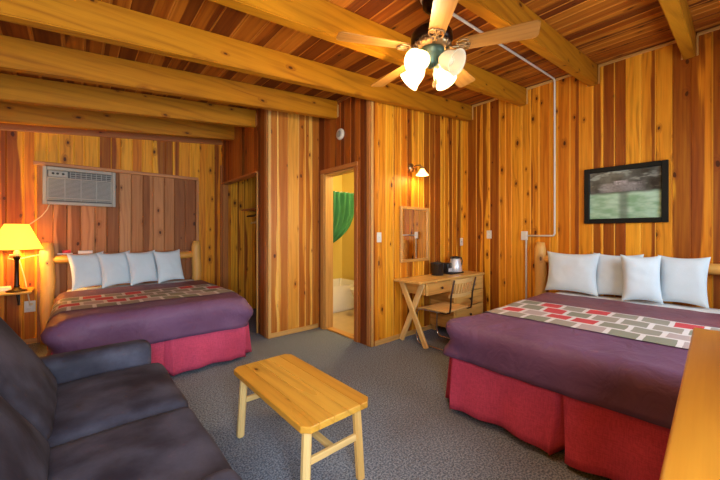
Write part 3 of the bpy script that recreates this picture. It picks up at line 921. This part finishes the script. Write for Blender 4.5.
m = MB(); m.box((3.34, 2.70, .64), (.58, .018, .19), .003, None, 0); m.build('back_panel', M['desk'], t, off)
PXL = 3.62
m = MB()
m.box((PXL + .01, 2.525, .40), (.020, .36, .64), .003, None, 1); m.box((DX1 - .02, 2.525, .40), (.020, .36, .64), .003, None, 1)
m.box(((PXL + DX1) / 2, 2.70, .40), (DX1 - PXL - .02, .018, .64), .003); m.box(((PXL + DX1) / 2, 2.52, .09), (DX1 - PXL - .02, .34, .03), .003)
m.build('pedestal', M['desk'], t, off)
for x in (PXL + .05, DX1 - .05):
    for y in (2.38, 2.67):
        m = MB(); m.box((x, y, .038), (.045, .045, .076), .004); m.build('foot', M['desk'], t, off)
def knob(p, par):
    k = MB(); k.lathe([(.006, 0), (.006, .012), (.016, .018), (.017, .026), (.010, .032), (0, .033)], p, 14, Matrix.Rotation(PI / 2, 4, 'X')); k.build('knob', M['darkmetal'], par, off)
def drawer(x0, x1, z0, z1):
    d = MB(); d.box(((x0 + x1) / 2, DY0 + .025, (z0 + z1) / 2), (x1 - x0, .020, z1 - z0), .005, None, 0)
    for x in (x0 + .03, x1 - .03): d.box((x, 2.49, (z0 + z1) / 2), (.012, .32, z1 - z0 - .03), 0)
    d.box(((x0 + x1) / 2, 2.49, z0 + .02), (x1 - x0 - .05, .32, .008), 0)
    o = d.build('drawer', M['desk'], t, off); knob(((x0 + x1) / 2, DY0 + .015, (z0 + z1) / 2), o)
drawer(3.06, PXL - .005, .575, .715)
for z0, z1 in ((.12, .325), (.335, .525), (.535, .715)): drawer(PXL + .005, DX1 - .012, z0, z1)

# desk chair
t = thing('desk_chair', (3.25, 2.22, 0), 'wooden slat-back chair with chrome sled base at the desk', 'chair'); off = tuple(t.location)
CX0, CX1 = 3.03, 3.47
m = MB()
def seatf(s, q):
    x = CX0 - .01 + (CX1 - CX0 + .02) * s; y = 2.045 + .40 * q
    return (x, y, .452 - .014 * math.sin(PI * s) * math.sin(PI * min(1, q * 1.3)) - .02 * sstep(.8, 1, q))
m.grid(seatf, 16, 14, True, lambda s, q: (s * .44, q * .4)); o = m.build('seat', M['chairwood'], t, off); so = o.modifiers.new('t', 'SOLIDIFY'); so.thickness = .016; so.offset = -1
bx = lambda s: CX0 + .03 + (CX1 - CX0 - .06) * s
m = MB()
def backpt(s, z): return Vector((CX0 + .012 + (CX1 - CX0 - .024) * s, 2.020 - .035 * math.sin(PI * s) + .0 - (z - .60) * .22, z))
def curved(z0, z1, s0, s1, th=.012, n_=14):
    o_ = len(m.v); rnd = (.4, random.random(), .5, 1.4)
    for i in range(n_ + 1):
        s = s0 + (s1 - s0) * i / n_
        for (z, d) in ((z0, 0), (z1, 0), (z1, th), (z0, th)):
            p = backpt(s, z); m.v.append((p.x, p.y + d, p.z))
    for i in range(n_):
        a = o_ + i * 4; b = a + 4
        for k in range(4):
            k2 = (k + 1) % 4
            m.face([a + k, b + k, b + k2, a + k2], [(0, i * .03), (0, i * .03 + .03), (.02, i * .03 + .03), (.02, i * .03)], [rnd] * 4)
    m.face([o_ + 3, o_ + 2, o_ + 1, o_]); e = o_ + n_ * 4; m.face([e, e + 1, e + 2, e + 3])
curved(.755, .805, -.02, 1.02); curved(.60, .640, -.02, 1.02)
for i in range(9):
    s = .05 + .9 * i / 8; curved(.638, .757, s - .026, s + .026, .010, 2)
m.build('backrest', M['chairwood'], t, off)
for x in (CX0 + .005, CX1 - .005):
    m = MB(); m.tube([(x, 2.14, .428), (x, 2.05, .430), (x, 2.012, .445), (x, 2.003, .50), (x, 1.995, .62), (x, 1.955, .80)], .010, 10); m.build('back_post', M['darkmetal'], t, off)
m = MB()
pts = []
for x, order in ((CX0 + .02, 1), (CX1 - .02, -1)):
    p = [(x, 2.10, .424), (x, 2.38, .424), (x, 2.44, .415), (x, 2.475, .37), (x, 2.478, .10), (x, 2.465, .04), (x, 2.42, .012), (x, 2.05, .012), (x, 2.01, .012)]
    pts += p if order == 1 else p[::-1]
xm0, xm1 = CX0 + .02, CX1 - .02
m.tube(pts[:9] + [(xm0 + .04, 1.985, .012), (xm1 - .04, 1.985, .012)] + pts[9:], .011, 10)
m.bar((xm0, 2.25, .426), (xm1, 2.25, .426), .03, .008, (0, 0, 1), .001)
m.build('sled_frame', M['chrome'], t, off)

# things on the desk
t = thing('ice_bucket', (3.60, 2.575, DZ), 'round black ice bucket on the desk beside the coffee maker', 'bucket')
m = MB(); m.lathe([(.072, 0), (.076, .004), (.084, .15), (.088, .155), (.088, .165), (.080, .165), (.078, .15), (.068, .01), (0, .01)], (0, 0, 0), 28); m.build('body', M['black'], t)
m = MB(); m.tube([(.09 * math.cos(a), -.0, .15 + .035 * math.sin(a)) for a in [PI * i / 14 for i in range(15)]], .004, 8); m.build('handle', M['black'], t)
t = thing('coffee_maker', (3.93, 2.56, DZ), 'small coffee maker with a steel carafe on the desk', 'coffee maker')
m = MB(); m.box((0, 0, .012), (.30, .17, .024), .008, None, 0, None, 2); m.build('base', M['black'], t)
m = MB(); m.box((-.09, .03, .085), (.10, .10, .13), .012, None, 2, None, 2); m.build('tower', M['black'], t)
m = MB(); m.box((-.09, -.022, .055), (.075, .008, .045), .002); m.build('control_panel', M['steel'], t)
m = MB(); m.lathe([(.088, .0245), (.092, .03), (.086, .09), (.066, .19), (.060, .205), (0, .205)], (.05, -.01, 0), 28); ca = m.build('carafe', M['steel'], t)
m = MB(); m.lathe([(.062, .205), (.066, .211), (.064, .228), (.02, .238), (0, .238)], (.05, -.01, 0), 24); m.box((-.03, -.01, .215), (.06, .03, .02), .005); m.build('carafe_lid', M['black'], ca)
m = MB(); m.tube([(.10, -.02, .218), (.150, -.04, .212), (.165, -.047, .17), (.155, -.043, .11), (.128, -.033, .085)], .009, 8); m.build('carafe_handle', M['black'], ca)

# mirror, sconce
t = thing('wall_mirror', (3.315, YD, 1.29), 'pale wood framed mirror on the wall above the desk', 'mirror')
m = MB()
for x in (-.27, .27): m.box((x, -.014, 0), (.035, .026, .70), .003, None, 2)
for z in (-.333, .333): m.box((0, -.014, z), (.505, .026, .035), .003, None, 0)
m.build('mirror_frame', M['paletrim'], t)
m = MB(); m.box((0, -.008, 0), (.51, .006, .635), 0); m.build('mirror_glass', M['mirror'], t)
t = thing('wall_sconce', (3.25, YD, 2.14), 'brass wall sconce with one lit glass shade above the mirror', 'lamp')
m = MB(); m.lathe([(.058, 0), (.06, .008), (.045, .022), (.018, .032), (0, .033)], (0, 0, 0), 24, Matrix.Rotation(PI / 2, 4, 'X')); m.build('backplate', M['brass'], t)
m = MB(); m.tube([(0, -.02, 0), (.0, -.09, .02), (.0, -.15, .015), (0, -.18, -.03)], .008, 8); m.build('arm', M['brass'], t)
m = MB(); m.lathe([(.020, -.028), (.028, -.045), (.045, -.075), (.072, -.105), (.078, -.118), (.074, -.117), (.042, -.078), (.024, -.047), (.016, -.03)], (0, -.18, 0), 24); m.build('glass_shade', M['sconceglass'], t)
m = MB(); m.lathe([(0, -.012), (.024, -.016), (.026, -.038), (.02, -.042), (0, -.042)], (0, -.18, 0), 20); m.build('socket_cap', M['brass'], t)

# ------------------------------------------------------------------ wall plates
def plate(name, loc, nrm, lab, cat, sw='switch'):
    t = thing(name, loc, lab, cat, 'white wall plates')
    x = abs(nrm[0]) > .5
    def b(d, w, h, dz, th): return ((nrm[0] * d, nrm[1] * d, dz), (th if x else w, w if x else th, h))
    m = MB(); c, s = b(.003, .072, .115, 0, .008); m.box(c, s, .002); m.build('cover', M['white'], t)
    if sw == 'switch':
        m = MB(); c, s = b(.011, .010, .024, .004, .012); m.box(c, s, .001); m.build('toggle', M['white'], t)
    elif sw == 'outlet':
        for dz in (-.022, .022):
            m = MB(); c, s = b(.0085, .034, .028, dz, .003); m.box(c, s, .001); o = m.build('socket', M['paper'], t)
            for dy in (-.006, .006):
                k = MB(); c, s = b(.0105, .002, .010, dz, .001)
                c = (c[0] + (0 if x else dy), c[1] + (dy if x else 0), c[2]); k.box(c, s, 0); k.build('slot', M['acdark'], o)
    else:
        m = MB(); c, s = b(.0095, .02, .02, 0, .005); m.box(c, s, .001); m.build('jack', M['acgrille'], t)
plate('light_switch', (2.675, YD, 1.255), (0, -1), 'white light switch on the pine wall left of the mirror', 'switch')
plate('phone_jack', (4.425, YD, 1.175), (0, -1), 'white phone jack plate above the desk right end', 'wall plate', 'jack')
plate('light_switch', (XR, 2.316, 1.285), (-1, 0), 'white light switch on the right wall between desk and conduit', 'switch')
t = thing('wall_outlet', (-.40, YB, .44), 'white wall outlet with plug below the lamp shelf', 'outlet')
m = MB(); m.box((0, -.004, 0), (.095, .007, .13), .002); m.build('cover', M['white'], t)
for dz in (-.024, .024):
    m = MB(); m.box((0, -.0085, dz), (.036, .004, .03), .001); m.build('socket', M['paper'], t)
m = MB(); m.box((.012, -.022, .028), (.030, .030, .028), .005); m.build('plug', M['ivory'], t)
m = MB(); m.box((-.006, -.022, -.024), (.028, .030, .026), .005); m.build('plug', M['white'], t)

# smoke detector
t = thing('smoke_detector', (XD, 3.29, 2.56), 'round white smoke detector above the bathroom door', 'smoke detector')
Rm = Matrix.Rotation(-PI / 2, 4, 'Y')
m = MB(); m.lathe([(.070, 0), (.072, .010), (.068, .026), (.050, .034), (0, .036)], (0, 0, 0), 28, Rm); m.build('housing', M['white'], t)
m = MB(); m.lathe([(.040, .033), (.042, .0365), (.036, .038), (.034, .036)], (0, 0, 0), 24, Rm); m.build('vent_ring', M['acgrille'], t)

# ------------------------------------------------------------------ framed picture
t = thing('framed_picture', (XR, .79, 1.725), 'black framed photograph of a crowd on a green lawn', 'picture')
t_w, t_h = .715, .625
m = MB(); fw = .052
for y in (-1, 1): m.box((-.022, y * (t_w / 2 - fw / 2), 0), (.032, fw, t_h), .005, None, 2)
for z in (-1, 1): m.box((-.022, 0, z * (t_h / 2 - fw / 2)), (.032, t_w - 2 * fw + .004, fw), .005, None, 1)
m.build('picture_frame', M['frame'], t)
m = MB(); m.box((-.005, 0, 0), (.008, t_w - .02, t_h - .02), 0); m.build('backing', M['frame'], t)
m = MB(); iw, ih = t_w - 2 * fw + .01, t_h - 2 * fw + .01
m.grid(lambda s, q: (-.012, iw / 2 - iw * s, -ih / 2 + ih * q), 2, 2, False)
o = m.build('print', M['art'], t)

# ------------------------------------------------------------------ conduit
t = thing('electrical_conduit', (XR, 1.82, 1.272), 'white conduit running from box up the right wall and along the ceiling', 'conduit')
off = tuple(t.location)
m = MB(); m.box((XR - .018, 1.82, 1.272), (.036, .075, .115), .004); m.build('junction_box', M['white'], t, off)
m = MB(); m.tube([(XR - .012, 1.80, 1.215), (XR - .012, 1.80, .30)], .011, 10); m.build('pipe', M['white'], t, off)
xf = lambda x: zc(x) - .013
pts = [(XR - .014, 1.785, 1.272), (XR - .014, 1.50, 1.272), (XR - .014, 1.475, 1.275), (XR - .014, 1.462, 1.30), (XR - .014, 1.462, xf(XR) - .04), (XR - .03, 1.460, xf(XR) - .014), (XR - .07, 1.455, xf(XR - .07))]
pts += [(x, 1.455 - .07 * (XR - x) / 2.6, xf(x)) for x in (3.9, 3.2, 2.5, 1.94)]
m = MB(); m.tube(pts, .011, 10); m.build('pipe', M['white'], t, off)

# ------------------------------------------------------------------ air conditioner
t = thing('air_conditioner', (.058, YB - .042, 1.875), 'grey wall air conditioner above the bed against the back wall', 'air conditioner')
AW, AH = .695, .455
m = MB()
m.box((0, .0, 0), (AW - .03, .08, AH - .03), .01); m.build('housing', M['acbody'], t)
m = MB()
for x in (-1, 1): m.box((x * (AW / 2 - .02), -.052, 0), (.04, .03, AH), .006)
for z in (-1, 1): m.box((0, -.052, z * (AH / 2 - .02)), (AW - .08, .03, .04), .006)
m.build('bezel', M['acbody'], t)
m = MB(); m.box((0, -.043, 0), (AW - .082, .008, AH - .082), 0); m.build('inner_panel', M['acinner'], t)
m = MB(); m.box((-.21, -.056, .143), (.175, .018, .075), .004); o = m.build('control_panel', M['acgrille'], t)
for x in (-.255, -.215, -.165):
    k = MB(); k.lathe([(.013, 0), (.012, .012), (0, .013)], (x, -.064, .146), 14, Matrix.Rotation(PI / 2, 4, 'X')); k.build('knob', M['acdark'], o)
m = MB()
for j in range(3): m.box((.10, -.056, .117 + j * .026), (.41, .014, .007), .001)
for i in range(9): m.box((-.10 + i * .05, -.054, .143), (.008, .012, .075), .001)
m.build('air_vent', M['acgrille'], t)
m = MB()
for j in range(17): m.box((0, -.056, -.167 + j * .0152), (.605, .016, .0095), .001)
for i in range(5): m.box((-.30 + i * .15, -.060, -.045), (.012, .012, .26), .001)
m.build('intake_grille', M['acgrille'], t)
m = MB(); m.box((0, -.062, .094), (.610, .014, .016), .003); m.box((0, -.062, -.148), (.610, .014, .010), .003); m.build('trim_strip', M['acbody'], t)
m = MB(); m.tube([(-.29, -.01, -.225), (-.31, -.015, -.29), (-.36, .005, -.37), (-.43, .016, -.44), (-.50, .03, -.50), (-.57, .03, -.60), (-.56, .03, -.80), (-.50, .03, -1.10), (-.463, .026, -1.36), (-.460, .02, -1.42)], .006, 8); o = m.build('power_cord', M['ivory'], t)

# ------------------------------------------------------------------ lamp shelf, lamp
SZ = .668
t = thing('wall_shelf', (-.57, YB, SZ), 'small pine wall shelf holding the lit table lamp', 'shelf')
m = MB(); m.box((0, -.205, -.013), (.42, .41, .026), .006, None, 0); m.build('board', M['table'], t)
m = MB(); m.bar((.08, -.014, -.20), (.08, -.014, -.026), .022, .012, (0, 1, 0), .001); m.bar((.08, -.01, -.033), (.08, -.26, -.033), .022, .012, (0, 0, 1), .001); m.bar((.08, -.02, -.19), (.08, -.22, -.035), .014, .010, (1, 0, 0), .001); m.build('bracket', M['black'], t)
t = thing('table_lamp', (-.478, 5.15, SZ), 'lit table lamp with cream shade and dark column on wall shelf', 'lamp')
m = MB(); m.lathe([(.085, 0), (.088, .008), (.080, .016), (.045, .026), (.030, .038), (.024, .05), (0, .05)], (0, 0, 0), 28); m.build('base', M['bronze'], t)
m = MB(); m.lathe([(.022, .045), (.026, .06), (.020, .075), (.018, .34), (.026, .355), (.034, .375), (.034, .385), (.020, .39), (0, .39)], (0, 0, 0), 20); m.build('column', M['bronze'], t)
m = MB(); m.lathe([(.024, .385), (.026, .42), (.02, .445), (0, .445)], (0, 0, 0), 18); m.build('bulb_socket', M['ivory'], t)
m = MB(); m.lathe([(0, .44), (.02, .45), (.034, .49), (.028, .525), (0, .54)], (0, 0, 0), 16); m.build('bulb', M['bellglass'], t)
m = MB(); H0, H1 = .455, .735
m.lathe([(.212, H0), (.095, H1), (.093, H1), (.209, H0 + .001)], (0, 0, 0), 40)
# lathe closes both ends with caps only where open rings remain; strip them
m.f = m.f[:-2]; m.uv = m.uv[:-2]; m.cl = m.cl[:-2]; m.sm = m.sm[:-2]
sh = m.build('lamp_shade', M['lampshade'], t)
m = MB(); m.tube([(.2115 * math.cos(a), .2115 * math.sin(a), H0 + .003) for a in [2 * PI * i / 40 for i in range(41)]], .0035, 6); o = m.build('shade_trim', M['bronze'], sh)
m = MB(); m.tube([(.02, -.005, .40), (-.055, .02, .40), (-.07, .05, .36), (-.02, .10, .34), (.10, .17, .37), (.20, .20, .39)], .005, 8); m.build('cord', M['ivory'], t)
t = thing('notepad', (-.588, 5.305, SZ), 'white notepad on the shelf beside the lamp', 'notepad')
m = MB()
for i in range(4): m.box((.002 * (i % 2), .002 * i, .006 + .010 * i), (.095, .14, .0095), .001, rz(.05 * i))
m.build('pages', M['paper'], t)
# items on the ledge behind the bed
lz = 1.046
tag_o = MB(); tag_o.box((0, 0, .0185), (.075, .045, .037), .004, rz(.2))
o = tag_o.build('packet', M['red']); o.location = (-.078, YB - .062, lz + .0122); tag(o, 'small red packet on the ledge behind the headboard', 'packet')
tg = MB(); tg.box((0, 0, .006), (.14, .06, .012), .001); o = tg.build('envelope', M['paper']); o.location = (-.09, YB - .062, lz); tag(o, 'white folded paper under the small red packet', 'paper')
tg = MB(); tg.box((0, 0, .018), (.14, .06, .036), .002); o = tg.build('tissue_pack', M['paper']); o.location = (.10, YB - .062, lz); tag(o, 'white paper pack on the ledge behind the first pillow', 'pack')

# ------------------------------------------------------------------ dresser
t = thing('dresser', (1.12, -.19, 0), 'honey wood dresser with bare top in the right foreground', 'dresser'); off = tuple(t.location)
KX0, KX1, KY0, KY1, KZ = .46, 1.755, -.56, .085, .95
m = MB()
for i in range(4):
    d = (KY1 - KY0) / 4; m.box(((KX0 + KX1) / 2, KY0 + d * (i + .5), KZ - .016), (KX1 - KX0, d - .0006, .032), .006 if i == 3 else .001, None, 0, (random.random() * .6, random.random(), .5, 1.5), 2)
m.build('top', M['dresser'], t, off)
m = MB()
for x in (KX0 + .03, KX1 - .03): m.box((x, -.245, .48), (.022, .58, .90), .003, None, 2)
m.box(((KX0 + KX1) / 2, -.525, .48), (KX1 - KX0 - .08, .018, .90), .002, None, 0); m.box(((KX0 + KX1) / 2, -.245, .07), (KX1 - KX0 - .08, .56, .08), .003, None, 0)
for x in (KX0 + .06, KX1 - .06):
    for y in (-.50, .02): m.box((x, y, .018), (.05, .05, .036), .003)
m.build('carcass', M['dresser'], t, off)
for cx in ((KX0 + KX1) / 2 - .30, (KX0 + KX1) / 2 + .30):
    for z in (.24, .515, .78):
        d = MB(); d.box((cx, .045, z), (.575, .022, .255), .005, None, 0); o = d.build('drawer', M['dresser'], t, off)
        for dx in (-.14, .14):
            k = MB(); k.lathe([(.008, 0), (.008, .012), (.018, .02), (.016, .03), (0, .032)], (cx + dx, .056, z), 14, Matrix.Rotation(-PI / 2, 4, 'X')); k.build('knob', M['darkmetal'], o, off)

t.rotation_euler = (0, 0, .027)

# ------------------------------------------------------------------ ceiling fan
FX, FY = 1.855, 1.375
FZ = zc(FX)
t = thing('ceiling_fan', (FX, FY, FZ), 'ceiling fan with five wooden blades and glass lights', 'ceiling fan')
BZ = 2.565 - FZ     # blade height
m = MB(); m.lathe([(.078, .004), (.078, -.012), (.074, -.020), (.0, -.020)], (0, 0, 0), 28); m.build('ceiling_plate', M['white'], t)
m = MB(); m.lathe([(.064, -.018), (.066, -.03), (.058, -.075), (.03, -.105), (.016, -.11), (0, -.11)], (0, 0, 0), 28); m.build('canopy', M['bronze'], t)
m = MB(); m.tube([(0, 0, -.10), (0, 0, BZ + .13)], .013, 12); m.build('downrod', M['bronze'], t)
m = MB(); m.lathe([(0, BZ + .16), (.03, BZ + .158), (.05, BZ + .14), (.115, BZ + .125), (.140, BZ + .10), (.142, BZ + .055), (.130, BZ + .03), (0, BZ + .03)], (0, 0, 0), 36); o = m.build('motor_housing', M['bronze'], t)
m = MB(); m.lathe([(.126, BZ + .032), (.128, BZ + .018), (.118, BZ + .004), (.085, BZ - .008), (0, BZ - .008)], (0, 0, 0), 36)
for i in range(20):
    a = 2 * PI * i / 20; m.tube([(.125 * math.cos(a), .125 * math.sin(a), BZ + .035), (.131 * math.cos(a), .131 * math.sin(a), BZ + .02), (.118 * math.cos(a), .118 * math.sin(a), BZ + .002)], .006, 6)
m.build('filigree_band', M['brass'], t)
m = MB(); m.lathe([(.088, BZ - .006), (.09, BZ - .02), (.075, BZ - .05), (.05, BZ - .07), (.045, BZ - .10), (.03, BZ - .115), (0, BZ - .118)], (0, 0, 0), 30); m.build('light_fitter', M['verdigris'], t)
yaw = math.radians(48.9)
cam_dir = math.atan2(-math.sin(yaw), -math.cos(yaw))     # towards the camera
for k in range(5):
    a = cam_dir - math.radians(3.5) + k * 2 * PI / 5 
    R_ = Matrix.Rotation(a, 4, 'Z') @ Matrix.Rotation(math.radians(-12), 4, 'X')
    bm = bmesh.new(); poly = []
    r0, r1, w0, w1 = .185, .66, .052, .072
    n_ = 6
    poly = [(r0, -w0), (r1 - .03, -w1)] + [(r1 - .03 + .03 * math.sin(PI / 2 * i / n_), -w1 + .03 * (1 - math.cos(PI / 2 * i / n_))) for i in range(1, n_ + 1)]
    poly += [(x, -y) for x, y in poly[::-1]]
    bot = [bm.verts.new((x, y, -.003)) for x, y in poly]; tp = [bm.verts.new((x, y, .003)) for x, y in poly]
    bm.faces.new(bot[::-1]); bm.faces.new(tp)
    for i in range(len(poly)):
        j = (i + 1) % len(poly); bm.faces.new([bot[i], bot[j], tp[j], tp[i]])
    m = MB(); m.add_bm(bm, Matrix.Translation((0, 0, BZ)) @ R_, 0, (random.random(), random.random(), .5, 1.5)); bl = m.build('blade', M['blade'], t)
    m = MB(); T_ = Matrix.Translation((0, 0, BZ)) @ R_
    def tp_(p): return T_ @ Vector(p)
    m.tube([tp_((.10, 0, .004)), tp_((.14, 0, -.010)), tp_((.18, 0, -.008))], [.012, .010, .008], 8)
    for s in (-1, 1):
        lp = []
        for i in range(17):
            b = 2 * PI * i / 16; lp.append(tp_((.205 - .038 * math.cos(b), s * (.026 + .022 * math.sin(b) * s), -.008)))
        m.tube(lp, .0055, 6)
    lp = [tp_((.215 + .035 * math.cos(2 * PI * i / 16), .018 * math.sin(2 * PI * i / 16), -.009)) for i in range(17)]
    m.tube(lp, .005, 6)
    m.build('blade_iron', M['brass'], bl)
lit = []
for k in range(4):
    a = cam_dir + PI / 4 + k * PI / 2
    A = Matrix.Rotation(a, 4, 'Z')
    Sh = Matrix.Translation((0, 0, BZ - .075)) @ A @ Matrix.Translation((.055, 0, 0)) @ Matrix.Rotation(math.radians(-60), 4, 'Y') @ Matrix.Scale(1.18, 4)
    m = MB(); m.tube([A @ Vector((.02, 0, BZ - .07)), Sh @ Vector((0, 0, 0)), Sh @ Vector((0, 0, -.03))], .012, 8); fit = m.build('lamp_arm', M['verdigris'], t)
    off_one = (k == 0)
    m = MB(); m.lathe([(.024, -.02), (.030, -.026), (.046, -.05), (.054, -.08), (.056, -.105), (.066, -.132), (.069, -.138), (.062, -.134), (.051, -.105), (.049, -.08), (.041, -.052), (.026, -.03)], (0, 0, 0), 26, Sh)
    m.f = m.f[:-2]; m.uv = m.uv[:-2]; m.cl = m.cl[:-2]; m.sm = m.sm[:-2]
    g = m.build('glass_shade', M['dimglass'] if off_one else M['bellglass'], t)
    if off_one: g['label'] = 'unlit frosted glass shade'
    m = MB(); m.lathe([(0, -.03), (.012, -.035), (.024, -.06), (.026, -.08), (.018, -.10), (0, -.108)], (0, 0, 0), 14, Sh); m.build('bulb', M['dimglass'] if off_one else M['bellglass'], g)
    if not off_one: lit.append(Vector((FX, FY, FZ)) + Sh @ Vector((0, 0, -.165)))
for (dx, dy, L_) in ((-.018, -.03, .13), (.02, -.02, .10)):
    m = MB(); m.tube([(dx, dy, BZ - .10), (dx, dy, BZ - .10 - L_)], .0018, 6); o = m.build('pull_chain', M['brass'], t)
    m = MB(); m.lathe([(.003, 0), (.008, -.012), (.009, -.03), (.004, -.045), (0, -.046)], (dx, dy, BZ - .10 - L_), 12); m.build('fob', M['chairwood'], o)

# ------------------------------------------------------------------ light
def lamp(kind, name, loc, energy, c, size=.05, rot=None, sy=None):
    d = bpy.data.lights.new(name, kind); d.energy = energy; d.color = c
    if kind == 'AREA':
        d.size = size
        if sy: d.shape = 'RECTANGLE'; d.size_y = sy
    else: d.shadow_soft_size = size
    o = bpy.data.objects.new(name, d); col.objects.link(o); o.location = loc
    if rot: o.rotation_euler = rot
    return o
WARM = (1.0, .72, .38)
for p in lit: lamp('POINT', 'fan_bulb_light', p, 15, (1.0, .78, .48), .05)
lamp('POINT', 'table_lamp_light', (-.478, 5.15, SZ + .56), 30, (1.0, .62, .20), .04)
lamp('POINT', 'sconce_light', (3.25, YD - .18, 2.14 - .10), 10, (1.0, .66, .28), .03)
lamp('POINT', 'bathroom_light', (3.3, 3.5, 2.3), 42, (1.0, .82, .45), .08)
for (x0, x1, z0, z1), e in zip(WINS, (155, 54)):
    lamp('AREA', 'daylight', ((x0 + x1) / 2, YF - .12, (z0 + z1) / 2), e, (.76, .89, 1.0), x1 - x0, (PI / 2, 0, 0), z1 - z0)  # the second shines through the added window onto pillows and desk wall

w = bpy.data.worlds.new('sky'); scene.world = w; w.use_nodes = True
bg = w.node_tree.nodes['Background']; bg.inputs[0].default_value = (.55, .75, 1, 1); bg.inputs[1].default_value = 1.0

# ------------------------------------------------------------------ camera
cd = bpy.data.cameras.new('camera'); cam = bpy.data.objects.new('camera', cd); col.objects.link(cam)
cam.location = (0, 0, 1.3); cam.rotation_euler = (PI / 2, 0, yaw - PI / 2)
cd.sensor_width = 36; cd.lens = 326.8 / 720 * 36; cd.shift_y = -6.5 / 720; cd.clip_start = .02
scene.camera = cam
vs = scene.view_settings
vs.view_transform = 'Standard'; vs.look = 'None'; vs.exposure = .28; vs.gamma = 1; vs.use_curve_mapping = False
